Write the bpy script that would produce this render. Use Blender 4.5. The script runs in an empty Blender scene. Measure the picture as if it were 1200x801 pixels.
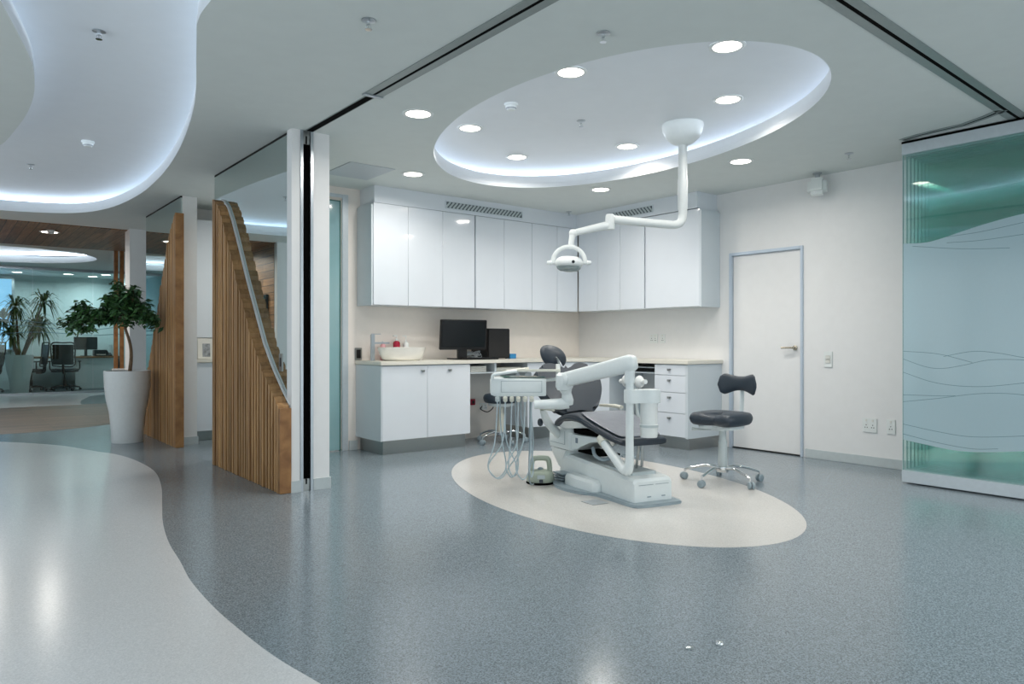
import bpy, bmesh, math, random
from mathutils import Vector, Matrix, Euler
random.seed(7)
SC = bpy.context.scene
COL = SC.collection
PI = math.pi
H = 2.71            # ceiling height
CT = 2.925            # ceiling height inside the lit recesses

# ------------------------------------------------------------------ materials
def lin(c):
    if isinstance(c, str):
        c = [int(c[i:i+2], 16) / 255 for i in (0, 2, 4)]
    return tuple((x / 12.92 if x <= .04045 else ((x + .055) / 1.055) ** 2.4) for x in c) + (1.0,)

def new_mat(name):
    m = bpy.data.materials.new(name); m.use_nodes = True
    nt = m.node_tree; nt.nodes.clear()
    out = nt.nodes.new('ShaderNodeOutputMaterial')
    return m, nt, out

def mat(name, col, rough=.5, metal=0., var=.05, scale=30., bump=0., coat=0., stretch=(1, 1, 1), spec=.5, trans=0., alpha=1.):
    m, nt, out = new_mat(name)
    N = nt.nodes; L = nt.links
    p = N.new('ShaderNodeBsdfPrincipled')
    tc = N.new('ShaderNodeTexCoord'); mp = N.new('ShaderNodeMapping'); mp.inputs['Scale'].default_value = stretch
    nz = N.new('ShaderNodeTexNoise'); nz.inputs['Scale'].default_value = scale; nz.inputs['Detail'].default_value = 4
    L.new(tc.outputs['Object'], mp.inputs[0]); L.new(mp.outputs[0], nz.inputs['Vector'])
    rp = N.new('ShaderNodeValToRGB')
    c = lin(col)
    rp.color_ramp.elements[0].position = .3; rp.color_ramp.elements[1].position = .7
    rp.color_ramp.elements[0].color = tuple(x * (1 - var) for x in c[:3]) + (1,)
    rp.color_ramp.elements[1].color = tuple(min(1, x * (1 + var)) for x in c[:3]) + (1,)
    L.new(nz.outputs['Fac'], rp.inputs[0]); L.new(rp.outputs[0], p.inputs['Base Color'])
    p.inputs['Roughness'].default_value = rough; p.inputs['Metallic'].default_value = metal
    p.inputs['Coat Weight'].default_value = coat; p.inputs['Coat Roughness'].default_value = .05
    p.inputs['Specular IOR Level'].default_value = spec
    p.inputs['Transmission Weight'].default_value = trans
    p.inputs['Alpha'].default_value = alpha
    if bump:
        b = N.new('ShaderNodeBump'); b.inputs['Strength'].default_value = bump; b.inputs['Distance'].default_value = .004
        L.new(nz.outputs['Fac'], b.inputs['Height']); L.new(b.outputs[0], p.inputs['Normal'])
    L.new(p.outputs[0], out.inputs[0])
    return m

def emit(name, col, strength):
    m, nt, out = new_mat(name)
    e = nt.nodes.new('ShaderNodeEmission')
    nz = nt.nodes.new('ShaderNodeTexNoise'); nz.inputs['Scale'].default_value = 3
    rp = nt.nodes.new('ShaderNodeValToRGB'); c = lin(col)
    rp.color_ramp.elements[0].color = tuple(x * .98 for x in c[:3]) + (1,); rp.color_ramp.elements[1].color = c
    nt.links.new(nz.outputs['Fac'], rp.inputs[0]); nt.links.new(rp.outputs[0], e.inputs[0])
    e.inputs[1].default_value = strength
    nt.links.new(e.outputs[0], out.inputs[0])
    return m

def speckle_floor(name, c0, c1, rough, scale=230.):
    m, nt, out = new_mat(name); N = nt.nodes; L = nt.links
    p = N.new('ShaderNodeBsdfPrincipled'); tc = N.new('ShaderNodeTexCoord')
    v = N.new('ShaderNodeTexVoronoi'); v.inputs['Scale'].default_value = scale
    L.new(tc.outputs['Object'], v.inputs['Vector'])
    nz = N.new('ShaderNodeTexNoise'); nz.inputs['Scale'].default_value = scale * .6; nz.inputs['Detail'].default_value = 3
    L.new(tc.outputs['Object'], nz.inputs['Vector'])
    bw = N.new('ShaderNodeSeparateColor'); L.new(v.outputs['Color'], bw.inputs[0])
    mx = N.new('ShaderNodeMath'); mx.operation = 'ADD'; L.new(bw.outputs[0], mx.inputs[0]); L.new(nz.outputs['Fac'], mx.inputs[1])
    hf = N.new('ShaderNodeMath'); hf.operation = 'MULTIPLY'; hf.inputs[1].default_value = .5; L.new(mx.outputs[0], hf.inputs[0])
    rp = N.new('ShaderNodeValToRGB'); rp.color_ramp.elements[0].position = .2; rp.color_ramp.elements[1].position = .8
    rp.color_ramp.elements[0].color = lin(c0); rp.color_ramp.elements[1].color = lin(c1)
    L.new(hf.outputs[0], rp.inputs[0]); L.new(rp.outputs[0], p.inputs['Base Color'])
    p.inputs['Roughness'].default_value = rough
    n2 = N.new('ShaderNodeTexNoise'); n2.inputs['Scale'].default_value = 14.; L.new(tc.outputs['Object'], n2.inputs['Vector'])
    b = N.new('ShaderNodeBump'); b.inputs['Strength'].default_value = .06; b.inputs['Distance'].default_value = .003
    L.new(n2.outputs['Fac'], b.inputs['Height']); L.new(b.outputs[0], p.inputs['Normal'])
    L.new(p.outputs[0], out.inputs[0])
    return m

def wood(name, dark, light, rough=.45, grain=(60, 60, 2.5), pitch=None, axis='Y', plank=None):
    """grain stretched along z (grain triple); pitch gives every slat its own tone; plank = (length, width) along Y."""
    m, nt, out = new_mat(name); N = nt.nodes; L = nt.links
    p = N.new('ShaderNodeBsdfPrincipled'); tc = N.new('ShaderNodeTexCoord')
    mp = N.new('ShaderNodeMapping'); mp.inputs['Scale'].default_value = grain; L.new(tc.outputs['Object'], mp.inputs[0])
    nz = N.new('ShaderNodeTexNoise'); nz.inputs['Scale'].default_value = 1.; nz.inputs['Detail'].default_value = 6; nz.inputs['Distortion'].default_value = .6
    L.new(mp.outputs[0], nz.inputs['Vector'])
    rp = N.new('ShaderNodeValToRGB'); rp.color_ramp.elements[0].position = .3; rp.color_ramp.elements[1].position = .72
    rp.color_ramp.elements[0].color = lin(dark); rp.color_ramp.elements[1].color = lin(light)
    L.new(nz.outputs['Fac'], rp.inputs[0])
    col = rp.outputs[0]
    if pitch:
        sx = N.new('ShaderNodeSeparateXYZ'); L.new(tc.outputs['Object'], sx.inputs[0])
        dv = N.new('ShaderNodeMath'); dv.operation = 'DIVIDE'; dv.inputs[1].default_value = pitch; L.new(sx.outputs[axis], dv.inputs[0])
        fr = N.new('ShaderNodeMath'); fr.operation = 'FLOOR'; L.new(dv.outputs[0], fr.inputs[0])
        wn = N.new('ShaderNodeTexWhiteNoise'); wn.noise_dimensions = '1D'; L.new(fr.outputs[0], wn.inputs['W'])
        mr = N.new('ShaderNodeMapRange'); mr.inputs['To Min'].default_value = .72; mr.inputs['To Max'].default_value = 1.2
        L.new(wn.outputs['Value'], mr.inputs['Value'])
        ml = N.new('ShaderNodeVectorMath'); ml.operation = 'SCALE'; L.new(col, ml.inputs[0]); L.new(mr.outputs[0], ml.inputs['Scale']); col = ml.outputs[0]
    if plank:
        sp = N.new('ShaderNodeMapping'); sp.inputs['Rotation'].default_value = plank[2]; L.new(tc.outputs['Object'], sp.inputs[0])
        br = N.new('ShaderNodeTexBrick'); br.inputs['Scale'].default_value = 1.; br.inputs['Brick Width'].default_value = plank[0]; br.inputs['Row Height'].default_value = plank[1]
        br.inputs['Mortar Size'].default_value = .004; br.inputs['Mortar'].default_value = lin('1a120b')
        br.inputs['Color1'].default_value = (.55, .55, .55, 1); br.inputs['Color2'].default_value = (1.15, 1.15, 1.15, 1)
        L.new(sp.outputs[0], br.inputs['Vector'])
        mm = N.new('ShaderNodeMix'); mm.data_type = 'RGBA'; mm.blend_type = 'MULTIPLY'; mm.inputs['Factor'].default_value = 1.
        L.new(col, mm.inputs['A']); L.new(br.outputs['Color'], mm.inputs['B']); col = mm.outputs['Result']
    L.new(col, p.inputs['Base Color'])
    p.inputs['Roughness'].default_value = rough
    b = N.new('ShaderNodeBump'); b.inputs['Strength'].default_value = .15; b.inputs['Distance'].default_value = .002
    L.new(nz.outputs['Fac'], b.inputs['Height']); L.new(b.outputs[0], p.inputs['Normal'])
    L.new(p.outputs[0], out.inputs[0])
    return m

def glass(name, tint, refl=.08, rough=0., edge=.5):
    """thin architectural glass: tinted see-through plus a mirror share that grows at grazing angles"""
    m, nt, out = new_mat(name); N = nt.nodes; L = nt.links
    tr = N.new('ShaderNodeBsdfTransparent'); gl = N.new('ShaderNodeBsdfGlossy')
    gl.inputs['Roughness'].default_value = rough; gl.inputs['Color'].default_value = (.9, .97, .95, 1)
    nz = N.new('ShaderNodeTexNoise'); nz.inputs['Scale'].default_value = 2.
    rp = N.new('ShaderNodeValToRGB'); c = tint
    rp.color_ramp.elements[0].color = (c[0] * .985, c[1] * .985, c[2] * .985, 1); rp.color_ramp.elements[1].color = (c[0], c[1], c[2], 1)
    L.new(nz.outputs['Fac'], rp.inputs[0]); L.new(rp.outputs[0], tr.inputs[0])
    lw = N.new('ShaderNodeLayerWeight'); lw.inputs['Blend'].default_value = .25
    mr = N.new('ShaderNodeMapRange'); mr.inputs['To Min'].default_value = refl; mr.inputs['To Max'].default_value = edge
    L.new(lw.outputs['Facing'], mr.inputs['Value'])
    pw = N.new('ShaderNodeMath'); pw.operation = 'POWER'; pw.inputs[1].default_value = 3.
    L.new(lw.outputs['Facing'], pw.inputs[0]); L.new(pw.outputs[0], mr.inputs['Value'])
    mx = N.new('ShaderNodeMixShader'); L.new(mr.outputs[0], mx.inputs[0]); L.new(tr.outputs[0], mx.inputs[1]); L.new(gl.outputs[0], mx.inputs[2])
    L.new(mx.outputs[0], out.inputs[0])
    return m

def frosted(name, col, see=.12):
    m, nt, out = new_mat(name); N = nt.nodes; L = nt.links
    d = N.new('ShaderNodeBsdfDiffuse'); t = N.new('ShaderNodeBsdfTranslucent'); tr = N.new('ShaderNodeBsdfTransparent'); g = N.new('ShaderNodeBsdfGlossy')
    nz = N.new('ShaderNodeTexNoise'); nz.inputs['Scale'].default_value = 60.
    rp = N.new('ShaderNodeValToRGB'); c = lin(col); rp.color_ramp.elements[0].color = tuple(x * .97 for x in c[:3]) + (1,); rp.color_ramp.elements[1].color = c
    L.new(nz.outputs['Fac'], rp.inputs[0])
    for n in (d, t): L.new(rp.outputs[0], n.inputs['Color'])
    tr.inputs[0].default_value = c
    g.inputs['Roughness'].default_value = .12
    a1 = N.new('ShaderNodeMixShader'); a1.inputs[0].default_value = .45; L.new(d.outputs[0], a1.inputs[1]); L.new(t.outputs[0], a1.inputs[2])
    a2 = N.new('ShaderNodeMixShader'); a2.inputs[0].default_value = see; L.new(a1.outputs[0], a2.inputs[1]); L.new(tr.outputs[0], a2.inputs[2])
    a3 = N.new('ShaderNodeMixShader'); a3.inputs[0].default_value = .06; L.new(a2.outputs[0], a3.inputs[1]); L.new(g.outputs[0], a3.inputs[2])
    L.new(a3.outputs[0], out.inputs[0])
    return m

M = {}
M['ceil'] = mat('ceiling_paint', 'd6dcda', .7, var=.015, scale=8)
M['cove'] = mat('cove_paint', 'e6eaee', .6, var=.01, scale=8)
M['wall'] = mat('wall_paint', 'e4e4e4', .55, var=.012, scale=12)
M['splash'] = mat('splashback_cream', 'ece5de', .4, var=.015, scale=12)
M['skirt'] = mat('skirting_grey', 'bcc4c6', .35, var=.03)
M['steel'] = mat('brushed_steel', 'a6a9a8', .32, 1., var=.06, scale=40, stretch=(1, 1, 30))
M['alu'] = mat('satin_aluminium', 'b9c0c6', .3, .9, var=.03)
M['alu_white'] = mat('silver_powder_coat', 'c3ccd2', .35, .25, var=.03)
M['chrome'] = mat('chrome', 'dfe2e4', .07, 1., var=.02)
M['black'] = mat('black_plastic', '0b0b0d', .4, var=.2)
M['black_gloss'] = mat('black_screen', '0c0d10', .18, var=.1)
M['rubber'] = mat('black_rubber', '020202', .9, var=.2, spec=.08)
M['dark_gap'] = mat('dark_recess', '0a0c0c', .8, var=.2)
M['gloss'] = mat('gloss_cabinet_white', 'dde3ea', .09, var=.008, scale=5, coat=.6)
M['carcass'] = mat('cabinet_side_white', 'ccd5db', .3, var=.01, scale=6)
M['worktop'] = mat('cream_worktop', 'dedbd1', .3, var=.03, scale=160)
M['floor'] = speckle_floor('grey_vinyl', '576269', '95a2aa', .18)
M['floor_light'] = speckle_floor('pale_vinyl', 'c6c8ca', 'dcddde', .2)
M['floor_cream'] = speckle_floor('cream_vinyl', 'bdbbb7', 'd1cfcb', .22)
M['floor_wood'] = wood('walnut_floor', '46382b', '6e5844', .45, (3, 40, 40), plank=(1.2, .14, (0, 0, 0)))
M['floor_far'] = speckle_floor('office_carpet', '2a3134', '4a5458', .6)
M['plank_ceiling'] = wood('dark_plank', '66492f', '9b734f', .5, (40, 2, 40), plank=(2.4, .12, (0, 0, PI / 2)))
M['plank_wall'] = wood('dark_plank_wall', '80593a', 'b98a5e', .5, (40, 2, 40), plank=(2.4, .12, Matrix(((0, 1, 0), (0, 0, 1), (1, 0, 0))).to_euler()))
M['slat'] = wood('oak_slat', '936a41', 'bf9463', .5, (24, 24, 2.), pitch=.062)
M['oak'] = wood('oak_edge', '7d5530', 'a97b4c', .5, (8, 8, 8))
M['mirror'] = None
M['pot'] = mat('white_glazed_pot', 'd9dcdc', .3, var=.02)
M['soil'] = mat('dark_soil', '2a2119', .95, var=.5, scale=90, bump=.6)
M['bark'] = mat('grey_brown_bark', '75604b', .8, var=.3, scale=50, bump=.4)
M['white_plastic'] = mat('white_plastic', 'e1e5e4', .35, var=.015)
M['equip'] = mat('equipment_white', 'dae1e2', .3, var=.015, coat=.2)
M['equip_shade'] = mat('equipment_pale_grey', 'b9c3c5', .35, var=.02)
M['equip_grey'] = mat('equipment_blue_grey', '8b9aa2', .4, var=.03)
M['cream'] = mat('cream_plastic', 'd3d3c8', .4, var=.02)
M['grey_plastic'] = mat('grey_plastic', '9fa5a9', .4, var=.03)
M['green_grey'] = mat('green_grey_plastic', 'a9b3a4', .4, var=.03)
M['vinyl'] = mat('charcoal_upholstery', '29343f', .44, var=.05, scale=200, bump=.05)
M['vinyl_dark'] = mat('charcoal_welt', '222c37', .35, var=.06, scale=200)
M['film'] = mat('grey_foot_cover', '787c84', .28, var=.05, scale=18, bump=.3)
M['hose'] = mat('pale_blue_hose', 'a4b4bb', .4, var=.04)
M['paper'] = mat('white_paper', 'dcdcd6', .7, var=.03)
M['blue'] = mat('blue_card', '2f83b8', .5, var=.05)
M['red'] = mat('red_soap', 'a01535', .25, var=.1)
M['pink'] = mat('pink_bottle', 'd9a0a4', .3, var=.08)
M['ceramic'] = mat('white_ceramic', 'eceae4', .12, var=.01, coat=.5)
M['dark_green_glass'] = mat('glass_edge_green', '3f6e66', .15, var=.05)
M['office_wall'] = mat('office_wall_paint', 'c4d2d4', .6, var=.02)
M['lens'] = emit('downlight_diffuser', 'fff6ea', 9.)
M['led'] = emit('led_strip_light', 'e0ebf8', 42.)
M['led_wave'] = emit('led_strip_wave', 'd6e7f8', 54.)
M['led_far'] = emit('led_strip_far', 'e6f2fa', 120.)
M['window_sky'] = emit('window_daylight', '8fc4ea', 1.6)
M['teal_door'] = mat('frosted_teal_glass', '8fb6bb', .12, var=.04, scale=3, coat=.6)
M['lamp_lens'] = mat('lamp_reflector', '9aa6a6', .2, .3, var=.1)
M['sticker'] = mat('grey_label', '6f7e8a', .6, var=.25, scale=300)
M['charcoal_mesh'] = mat('charcoal_mesh_fabric', '14171a', .75, var=.3, scale=300)
M['desk_top'] = wood('desk_oak', '6e4c2e', '9a7046', .4, (3, 30, 30))
M['clear'] = glass('clear_teal_glass', (.86, .95, .94), .05, edge=.5)
M['pane'] = glass('green_stacked_glass', (.85, .955, .942), .075, edge=.45)
M['strip_white'] = mat('white_edge_strip', 'fafcfc', .25, var=.01)
M['frame_blue'] = mat('pale_blue_frame', 'c3cfdc', .35, .2, var=.02)
M['pane_edge'] = mat('pale_edge_strip', 'b4c9c9', .25, var=.03)
M['film_frost'] = frosted('frosted_film', 'd3e9f0', .10)
M['film_line'] = mat('etched_line', '6c929c', .5, var=.05)

def mirror_mat():
    m, nt, out = new_mat('tinted_mirror_glass'); N = nt.nodes; L = nt.links
    g = N.new('ShaderNodeBsdfGlossy'); g.inputs['Roughness'].default_value = 0.
    d = N.new('ShaderNodeBsdfDiffuse'); d.inputs[0].default_value = lin('6f8b86')
    nz = N.new('ShaderNodeTexNoise'); nz.inputs['Scale'].default_value = 1.5
    rp = N.new('ShaderNodeValToRGB'); rp.color_ramp.elements[0].color = (.74, .82, .81, 1); rp.color_ramp.elements[1].color = (.77, .85, .84, 1)
    L.new(nz.outputs['Fac'], rp.inputs[0]); L.new(rp.outputs[0], g.inputs['Color'])
    mx = N.new('ShaderNodeMixShader'); mx.inputs[0].default_value = .95
    L.new(d.outputs[0], mx.inputs[1]); L.new(g.outputs[0], mx.inputs[2]); L.new(mx.outputs[0], out.inputs[0])
    return m
M['mirror'] = mirror_mat()

def leaf_mat(name, c0, c1):
    m, nt, out = new_mat(name); N = nt.nodes; L = nt.links
    p = N.new('ShaderNodeBsdfPrincipled'); g = N.new('ShaderNodeNewGeometry')
    rp = N.new('ShaderNodeValToRGB'); rp.color_ramp.elements[0].color = lin(c0); rp.color_ramp.elements[1].color = lin(c1)
    L.new(g.outputs['Random Per Island'], rp.inputs[0]); L.new(rp.outputs[0], p.inputs['Base Color'])
    p.inputs['Roughness'].default_value = .35
    L.new(p.outputs[0], out.inputs[0]); return m
M['leaf'] = leaf_mat('glossy_leaf', '1a3a22', '54804a')
M['palm_leaf'] = leaf_mat('spiky_leaf', '34502c', '7d8c4c')

# ------------------------------------------------------------------ mesh builder
def catmull(pts, n=8, closed=False):
    P = [Vector(p) for p in pts]; out = []
    k = len(P)
    rng = range(k if closed else k - 1)
    for i in rng:
        p1, p2 = P[i], P[(i + 1) % k]
        p0 = P[i - 1] if (i > 0 or closed) else p1 * 2 - p2
        p3 = P[(i + 2) % k] if (i + 2 < k or closed) else p2 * 2 - p1
        for j in range(n):
            t = j / n
            out.append(.5 * ((2 * p1) + (-p0 + p2) * t + (2 * p0 - 5 * p1 + 4 * p2 - p3) * t * t + (-p0 + 3 * p1 - 3 * p2 + p3) * t ** 3))
    if not closed: out.append(P[-1])
    return out

def smooth2(pts, n=6, closed=True):
    return [(v.x, v.y) for v in catmull([(x, y, 0) for x, y in pts], n, closed)]

class MB:
    def __init__(s): s.bm = bmesh.new(); s.mi = 0
    def _mark(s, faces):
        for f in faces: f.material_index = s.mi
    def box(s, c, d, bev=0., rot=None, seg=2):
        r = bmesh.ops.create_cube(s.bm, size=1.)
        vs = r['verts']
        mtx = Matrix.Translation(Vector(c)) @ (Euler(rot).to_matrix().to_4x4() if rot else Matrix()) @ Matrix.Diagonal((d[0], d[1], d[2], 1))
        bmesh.ops.transform(s.bm, matrix=mtx, verts=vs)
        fs = list({f for v in vs for f in v.link_faces})
        s._mark(fs)
        if bev:
            es = list({e for v in vs for e in v.link_edges})
            r2 = bmesh.ops.bevel(s.bm, geom=es, offset=bev, segments=seg, affect='EDGES', clamp_overlap=True)
            s._mark(r2['faces'])
        return s
    def span(s, a, b, bev=0., seg=2):
        return s.box([(p + q) / 2 for p, q in zip(a, b)], [abs(q - p) for p, q in zip(a, b)], bev, None, seg)
    def prism(s, pts, z0, z1, mtx=None, bev=0., seg=2, taper=None):
        """pts: 2-D outline; extruded z0..z1; mtx maps (x, y, z) to space"""
        mtx = mtx or Matrix()
        cx = sum(p[0] for p in pts) / len(pts); cy = sum(p[1] for p in pts) / len(pts)
        t = taper or 1.
        lo = [s.bm.verts.new(mtx @ Vector((x, y, z0))) for x, y in pts]
        hi = [s.bm.verts.new(mtx @ Vector((cx + (x - cx) * t, cy + (y - cy) * t, z1))) for x, y in pts]
        k = len(pts); fs = []
        caps = [s.bm.faces.new(lo[::-1]), s.bm.faces.new(hi)]
        for i in range(k): fs.append(s.bm.faces.new((lo[i], lo[(i + 1) % k], hi[(i + 1) % k], hi[i])))
        s._mark(caps + fs)
        if bev:
            es = [e for f in caps for e in f.edges]
            r2 = bmesh.ops.bevel(s.bm, geom=es, offset=bev, segments=seg, affect='EDGES', clamp_overlap=True)
            s._mark(r2['faces'])
        return s
    def loft(s, rings, cap=True, closed=True):
        R = [[s.bm.verts.new(Vector(p)) for p in r] for r in rings]; k = len(R[0]); fs = []
        for a, b in zip(R, R[1:]):
            for i in range(k if closed else k - 1):
                fs.append(s.bm.faces.new((a[i], a[(i + 1) % k], b[(i + 1) % k], b[i])))
        if cap: fs += [s.bm.faces.new(R[0][::-1]), s.bm.faces.new(R[-1])]
        s._mark(fs); return s
    def tube(s, pts, r, n=10, smooth=0, cap=True, flat=1.):
        P = catmull(pts, smooth) if smooth else [Vector(p) for p in pts]
        k = len(P)
        if isinstance(r, (list, tuple)):
            m = len(r) - 1
            rr = []
            for i in range(k):
                t = i / (k - 1) * m; j = min(int(t), m - 1); rr.append(r[j] + (r[j + 1] - r[j]) * (t - j))
        else: rr = [r] * k
        rings = []; nrm = None
        for i in range(k):
            t = (P[min(i + 1, k - 1)] - P[max(i - 1, 0)]).normalized()
            if nrm is None:
                nrm = t.cross(Vector((0, 0, 1)))
                if nrm.length < .05: nrm = t.cross(Vector((0, 1, 0)))
                nrm.normalize()
            else:
                nrm = (nrm - t * nrm.dot(t)).normalized()
            b = t.cross(nrm)
            rings.append([P[i] + (nrm * math.cos(2 * PI * j / n) + b * math.sin(2 * PI * j / n) * flat) * rr[i] for j in range(n)])
        return s.loft(rings, cap)
    def lathe(s, prof, c=(0, 0, 0), n=32, mtx=None, closed_prof=False):
        mtx = mtx or Matrix.Translation(Vector(c))
        rings = []
        for r, z in prof:
            r = max(r, 1e-4)
            rings.append([mtx @ Vector((r * math.cos(2 * PI * j / n), r * math.sin(2 * PI * j / n), z)) for j in range(n)])
        if closed_prof: rings.append(rings[0]); return s.loft(rings, False)
        return s.loft(rings, True)
    def ell(s, c, r, rot=None, u=24, v=14):
        res = bmesh.ops.create_uvsphere(s.bm, u_segments=u, v_segments=v, radius=1.)
        mtx = Matrix.Translation(Vector(c)) @ (Euler(rot).to_matrix().to_4x4() if rot else Matrix()) @ Matrix.Diagonal((r[0], r[1], r[2], 1))
        bmesh.ops.transform(s.bm, matrix=mtx, verts=res['verts'])
        s._mark({f for w in res['verts'] for f in w.link_faces}); return s
    def pad(s, st, e=3.2, n=28):
        """cushion: stations (centre, U, N, half width, half thickness); superellipse sections, rounded ends"""
        def ring(c, U, N, a, b):
            c = Vector(c); U = Vector(U).normalized(); N = Vector(N).normalized(); out = []
            for j in range(n):
                t = 2 * PI * j / n; ct, sn = math.cos(t), math.sin(t)
                out.append(c + U * a * math.copysign(abs(ct) ** (2 / e), ct) + N * b * math.copysign(abs(sn) ** (2 / e), sn))
            return out
        return s.loft([ring(*x) for x in st])
    def quad(s, pts):
        f = s.bm.faces.new([s.bm.verts.new(Vector(p)) for p in pts]); s._mark([f]); return s
    def build(s, name, mats, parent=None, smooth=True, angle=38, mtx=None):
        bmesh.ops.recalc_face_normals(s.bm, faces=s.bm.faces)
        me = bpy.data.meshes.new(name); s.bm.to_mesh(me); s.bm.free()
        if not isinstance(mats, (list, tuple)): mats = [mats]
        for m in mats: me.materials.append(m)
        o = bpy.data.objects.new(name, me); COL.objects.link(o)
        if smooth:
            me.shade_smooth(); me.set_sharp_from_angle(angle=math.radians(angle))
        if parent: o.parent = parent
        if mtx is not None: o.matrix_local = mtx
        return o

def tag(o, label, cat, group=None):
    o['label'] = label; o['category'] = cat
    if group: o['group'] = group
    return o
def thing(name, label, cat, loc=(0, 0, 0), rz=0., group=None):
    o = bpy.data.objects.new(name, None); COL.objects.link(o); o.empty_display_size = .1
    o.location = loc; o.rotation_euler = (0, 0, rz)
    return tag(o, label, cat, group)
def struct(o):
    o['kind'] = 'structure'; return o
def dup(root, loc, rz=0., label=None, group=None):
    r = root.copy(); COL.objects.link(r); r.location = loc; r.rotation_euler = (0, 0, rz)
    if label: r['label'] = label
    if group: r['group'] = group
    for ch in list(root.children):
        c = ch.copy(); COL.objects.link(c); c.parent = r
        for g in list(ch.children):
            d = g.copy(); COL.objects.link(d); d.parent = c
    return r

# ------------------------------------------------------------------ outlines
def ellipse(cx, cy, a, b, ang, n=96):
    ca, sa = math.cos(ang), math.sin(ang)
    return [(cx + a * math.cos(t) * ca - b * math.sin(t) * sa, cy + a * math.cos(t) * sa + b * math.sin(t) * ca) for t in [2 * PI * i / n for i in range(n)]]
EGG_C = ellipse(4.051, 4.005, 1.938, 1.181, math.radians(-103.14))
EGG_F = ellipse(4.091, 4.042, 1.853, 1.059, math.radians(-105.45))
S_R = [(1.30, .6), (1.12, 1.6), (1.03, 2.6), (1.003, 3.52), (1.02, 3.8), (1.072, 4.01), (1.187, 4.45), (1.267, 4.75), (1.348, 5.09), (1.451, 5.62), (1.555, 6.27), (1.639, 6.96), (1.696, 7.69), (1.719, 8.55), (1.664, 9.4), (1.538, 9.99), (1.321, 10.38), (.944, 10.61), (.5, 10.69), (-.1, 10.62), (-.7, 10.35), (-1.05, 9.8), (-1.0, 9.2), (-.6, 8.72), (-.1, 8.25)]
S_L = [(.25, 7.65), (.407, 7.18), (.472, 6.5), (.498, 6.0), (.49, 5.5), (.435, 4.98), (.336, 4.53), (.237, 4.13), (.1, 3.5), (0., 2.6), (.0, 1.6), (.15, .5), (.5, -.25), (1.0, -.2)]
S_COVE = smooth2(S_R + S_L, 4)
FAR_COVE = ellipse(.72, 16.12, 1.72, 1.5, math.radians(-8), 64)

def fill_poly(mb, loops, z):
    """flat face set bounded by the first loop with the others as holes"""
    bm2 = bmesh.new(); es = []
    for lp in loops:
        vs = [bm2.verts.new((x, y, z)) for x, y in lp]
        es += [bm2.edges.new((vs[i], vs[(i + 1) % len(vs)])) for i in range(len(vs))]
    bmesh.ops.triangle_fill(bm2, use_beauty=True, use_dissolve=False, edges=es)
    me = bpy.data.meshes.new('tmp'); bm2.to_mesh(me); bm2.free()
    mb.bm.from_mesh(me); bpy.data.meshes.remove(me)
    return mb

def offset(lp, d):
    k = len(lp); out = []
    area = sum(lp[i][0] * lp[(i + 1) % k][1] - lp[(i + 1) % k][0] * lp[i][1] for i in range(k))
    sg = 1 if area > 0 else -1
    for i in range(k):
        a, b = Vector(lp[i - 1]), Vector(lp[(i + 1) % k]); t = (b - a).normalized()
        out.append((lp[i][0] + sg * t.y * d, lp[i][1] - sg * t.x * d))
    return out

# ================================================================== THE SETTING
X0, X1, Y0, Y1 = -2.6, 6.63, -3.2, 21.2
o = MB().span((X0 - .1, Y0, -.1), (X1 + .1, Y1, 0)).build('floor', M['floor'], smooth=False); struct(o)
def inlay(name, poly, m, z=.0015):
    mb = MB(); mb.prism(poly, 0, z); return struct(mb.build(name, m, smooth=False))
inlay('floor_cream', EGG_F, M['floor_cream'])
path_r = [(2.6, -2.), (1.7, -.4), (1.25, 1.), (1.05, 1.8), (.987, 2.248), (.944, 2.554), (.924, 2.917), (.92, 3.216), (.936, 3.6), (.977, 3.955), (1.019, 4.364), (1.101, 4.86), (1.224, 5.427), (1.382, 6.161), (1.487, 6.897), (1.476, 7.638), (1.402, 8.132), (1.283, 8.48), (1.031, 9.229), (.564, 9.944), (0., 10.4), (-.8, 10.7), (-2.5, 10.75)]
pr_ = [(v.x, v.y) for v in catmull([(x, y, 0) for x, y in path_r], 5)]
inlay('floor_path', pr_ + [(-2.5, -2.)], M['floor_light'])
inlay('floor_wood', [(-2.4, 10.85), (-.6, 10.8)] + [(v.x, v.y) for v in catmull([(.2, 10.80, 0), (.617, 10.75, 0), (.953, 10.74, 0), (1.435, 10.9, 0), (1.893, 11.16, 0), (2.05, 11.27, 0)], 5)] + [(2.06, 11.3), (3.3, 11.9), (3.3, 15.), (-.0, 15.)], M['floor_wood'])
inlay('floor_far', [(0., 15.02), (2.05, 15.02), (2.1, 15.5), (2.2, 16.1), (2.5, 17.2), (3.2, 18.2), (3.2, 18.55), (0., 18.6)], M['floor_light'])
inlay('floor_office', [(.0, 18.62), (4.2, 18.62), (4.2, 21.1), (.0, 21.1)], M['floor_far'])

mb = MB()
fill_poly(mb, [[(X0 - .1, Y0), (X1 + .1, Y0), (X1 + .1, 11.45), (X0 - .1, 11.45)], EGG_C, S_COVE], H)
struct(mb.build('ceiling', M['ceil'], smooth=False))
mb = MB(); fill_poly(mb, [[(X0, 14.15), (5., 14.15), (5., 18.3), (X0, 18.3)], FAR_COVE], H)
struct(mb.build('ceiling_far', M['ceil'], smooth=False))
struct(MB().span((X0, 11.45, H - .012), (5., 14.15, H + .05)).build('ceiling_wood', M['plank_ceiling'], smooth=False))
struct(MB().span((X0, 18.3, H), (5., 21.2, H + .05)).build('ceiling_office', M['office_wall'], smooth=False))

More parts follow.
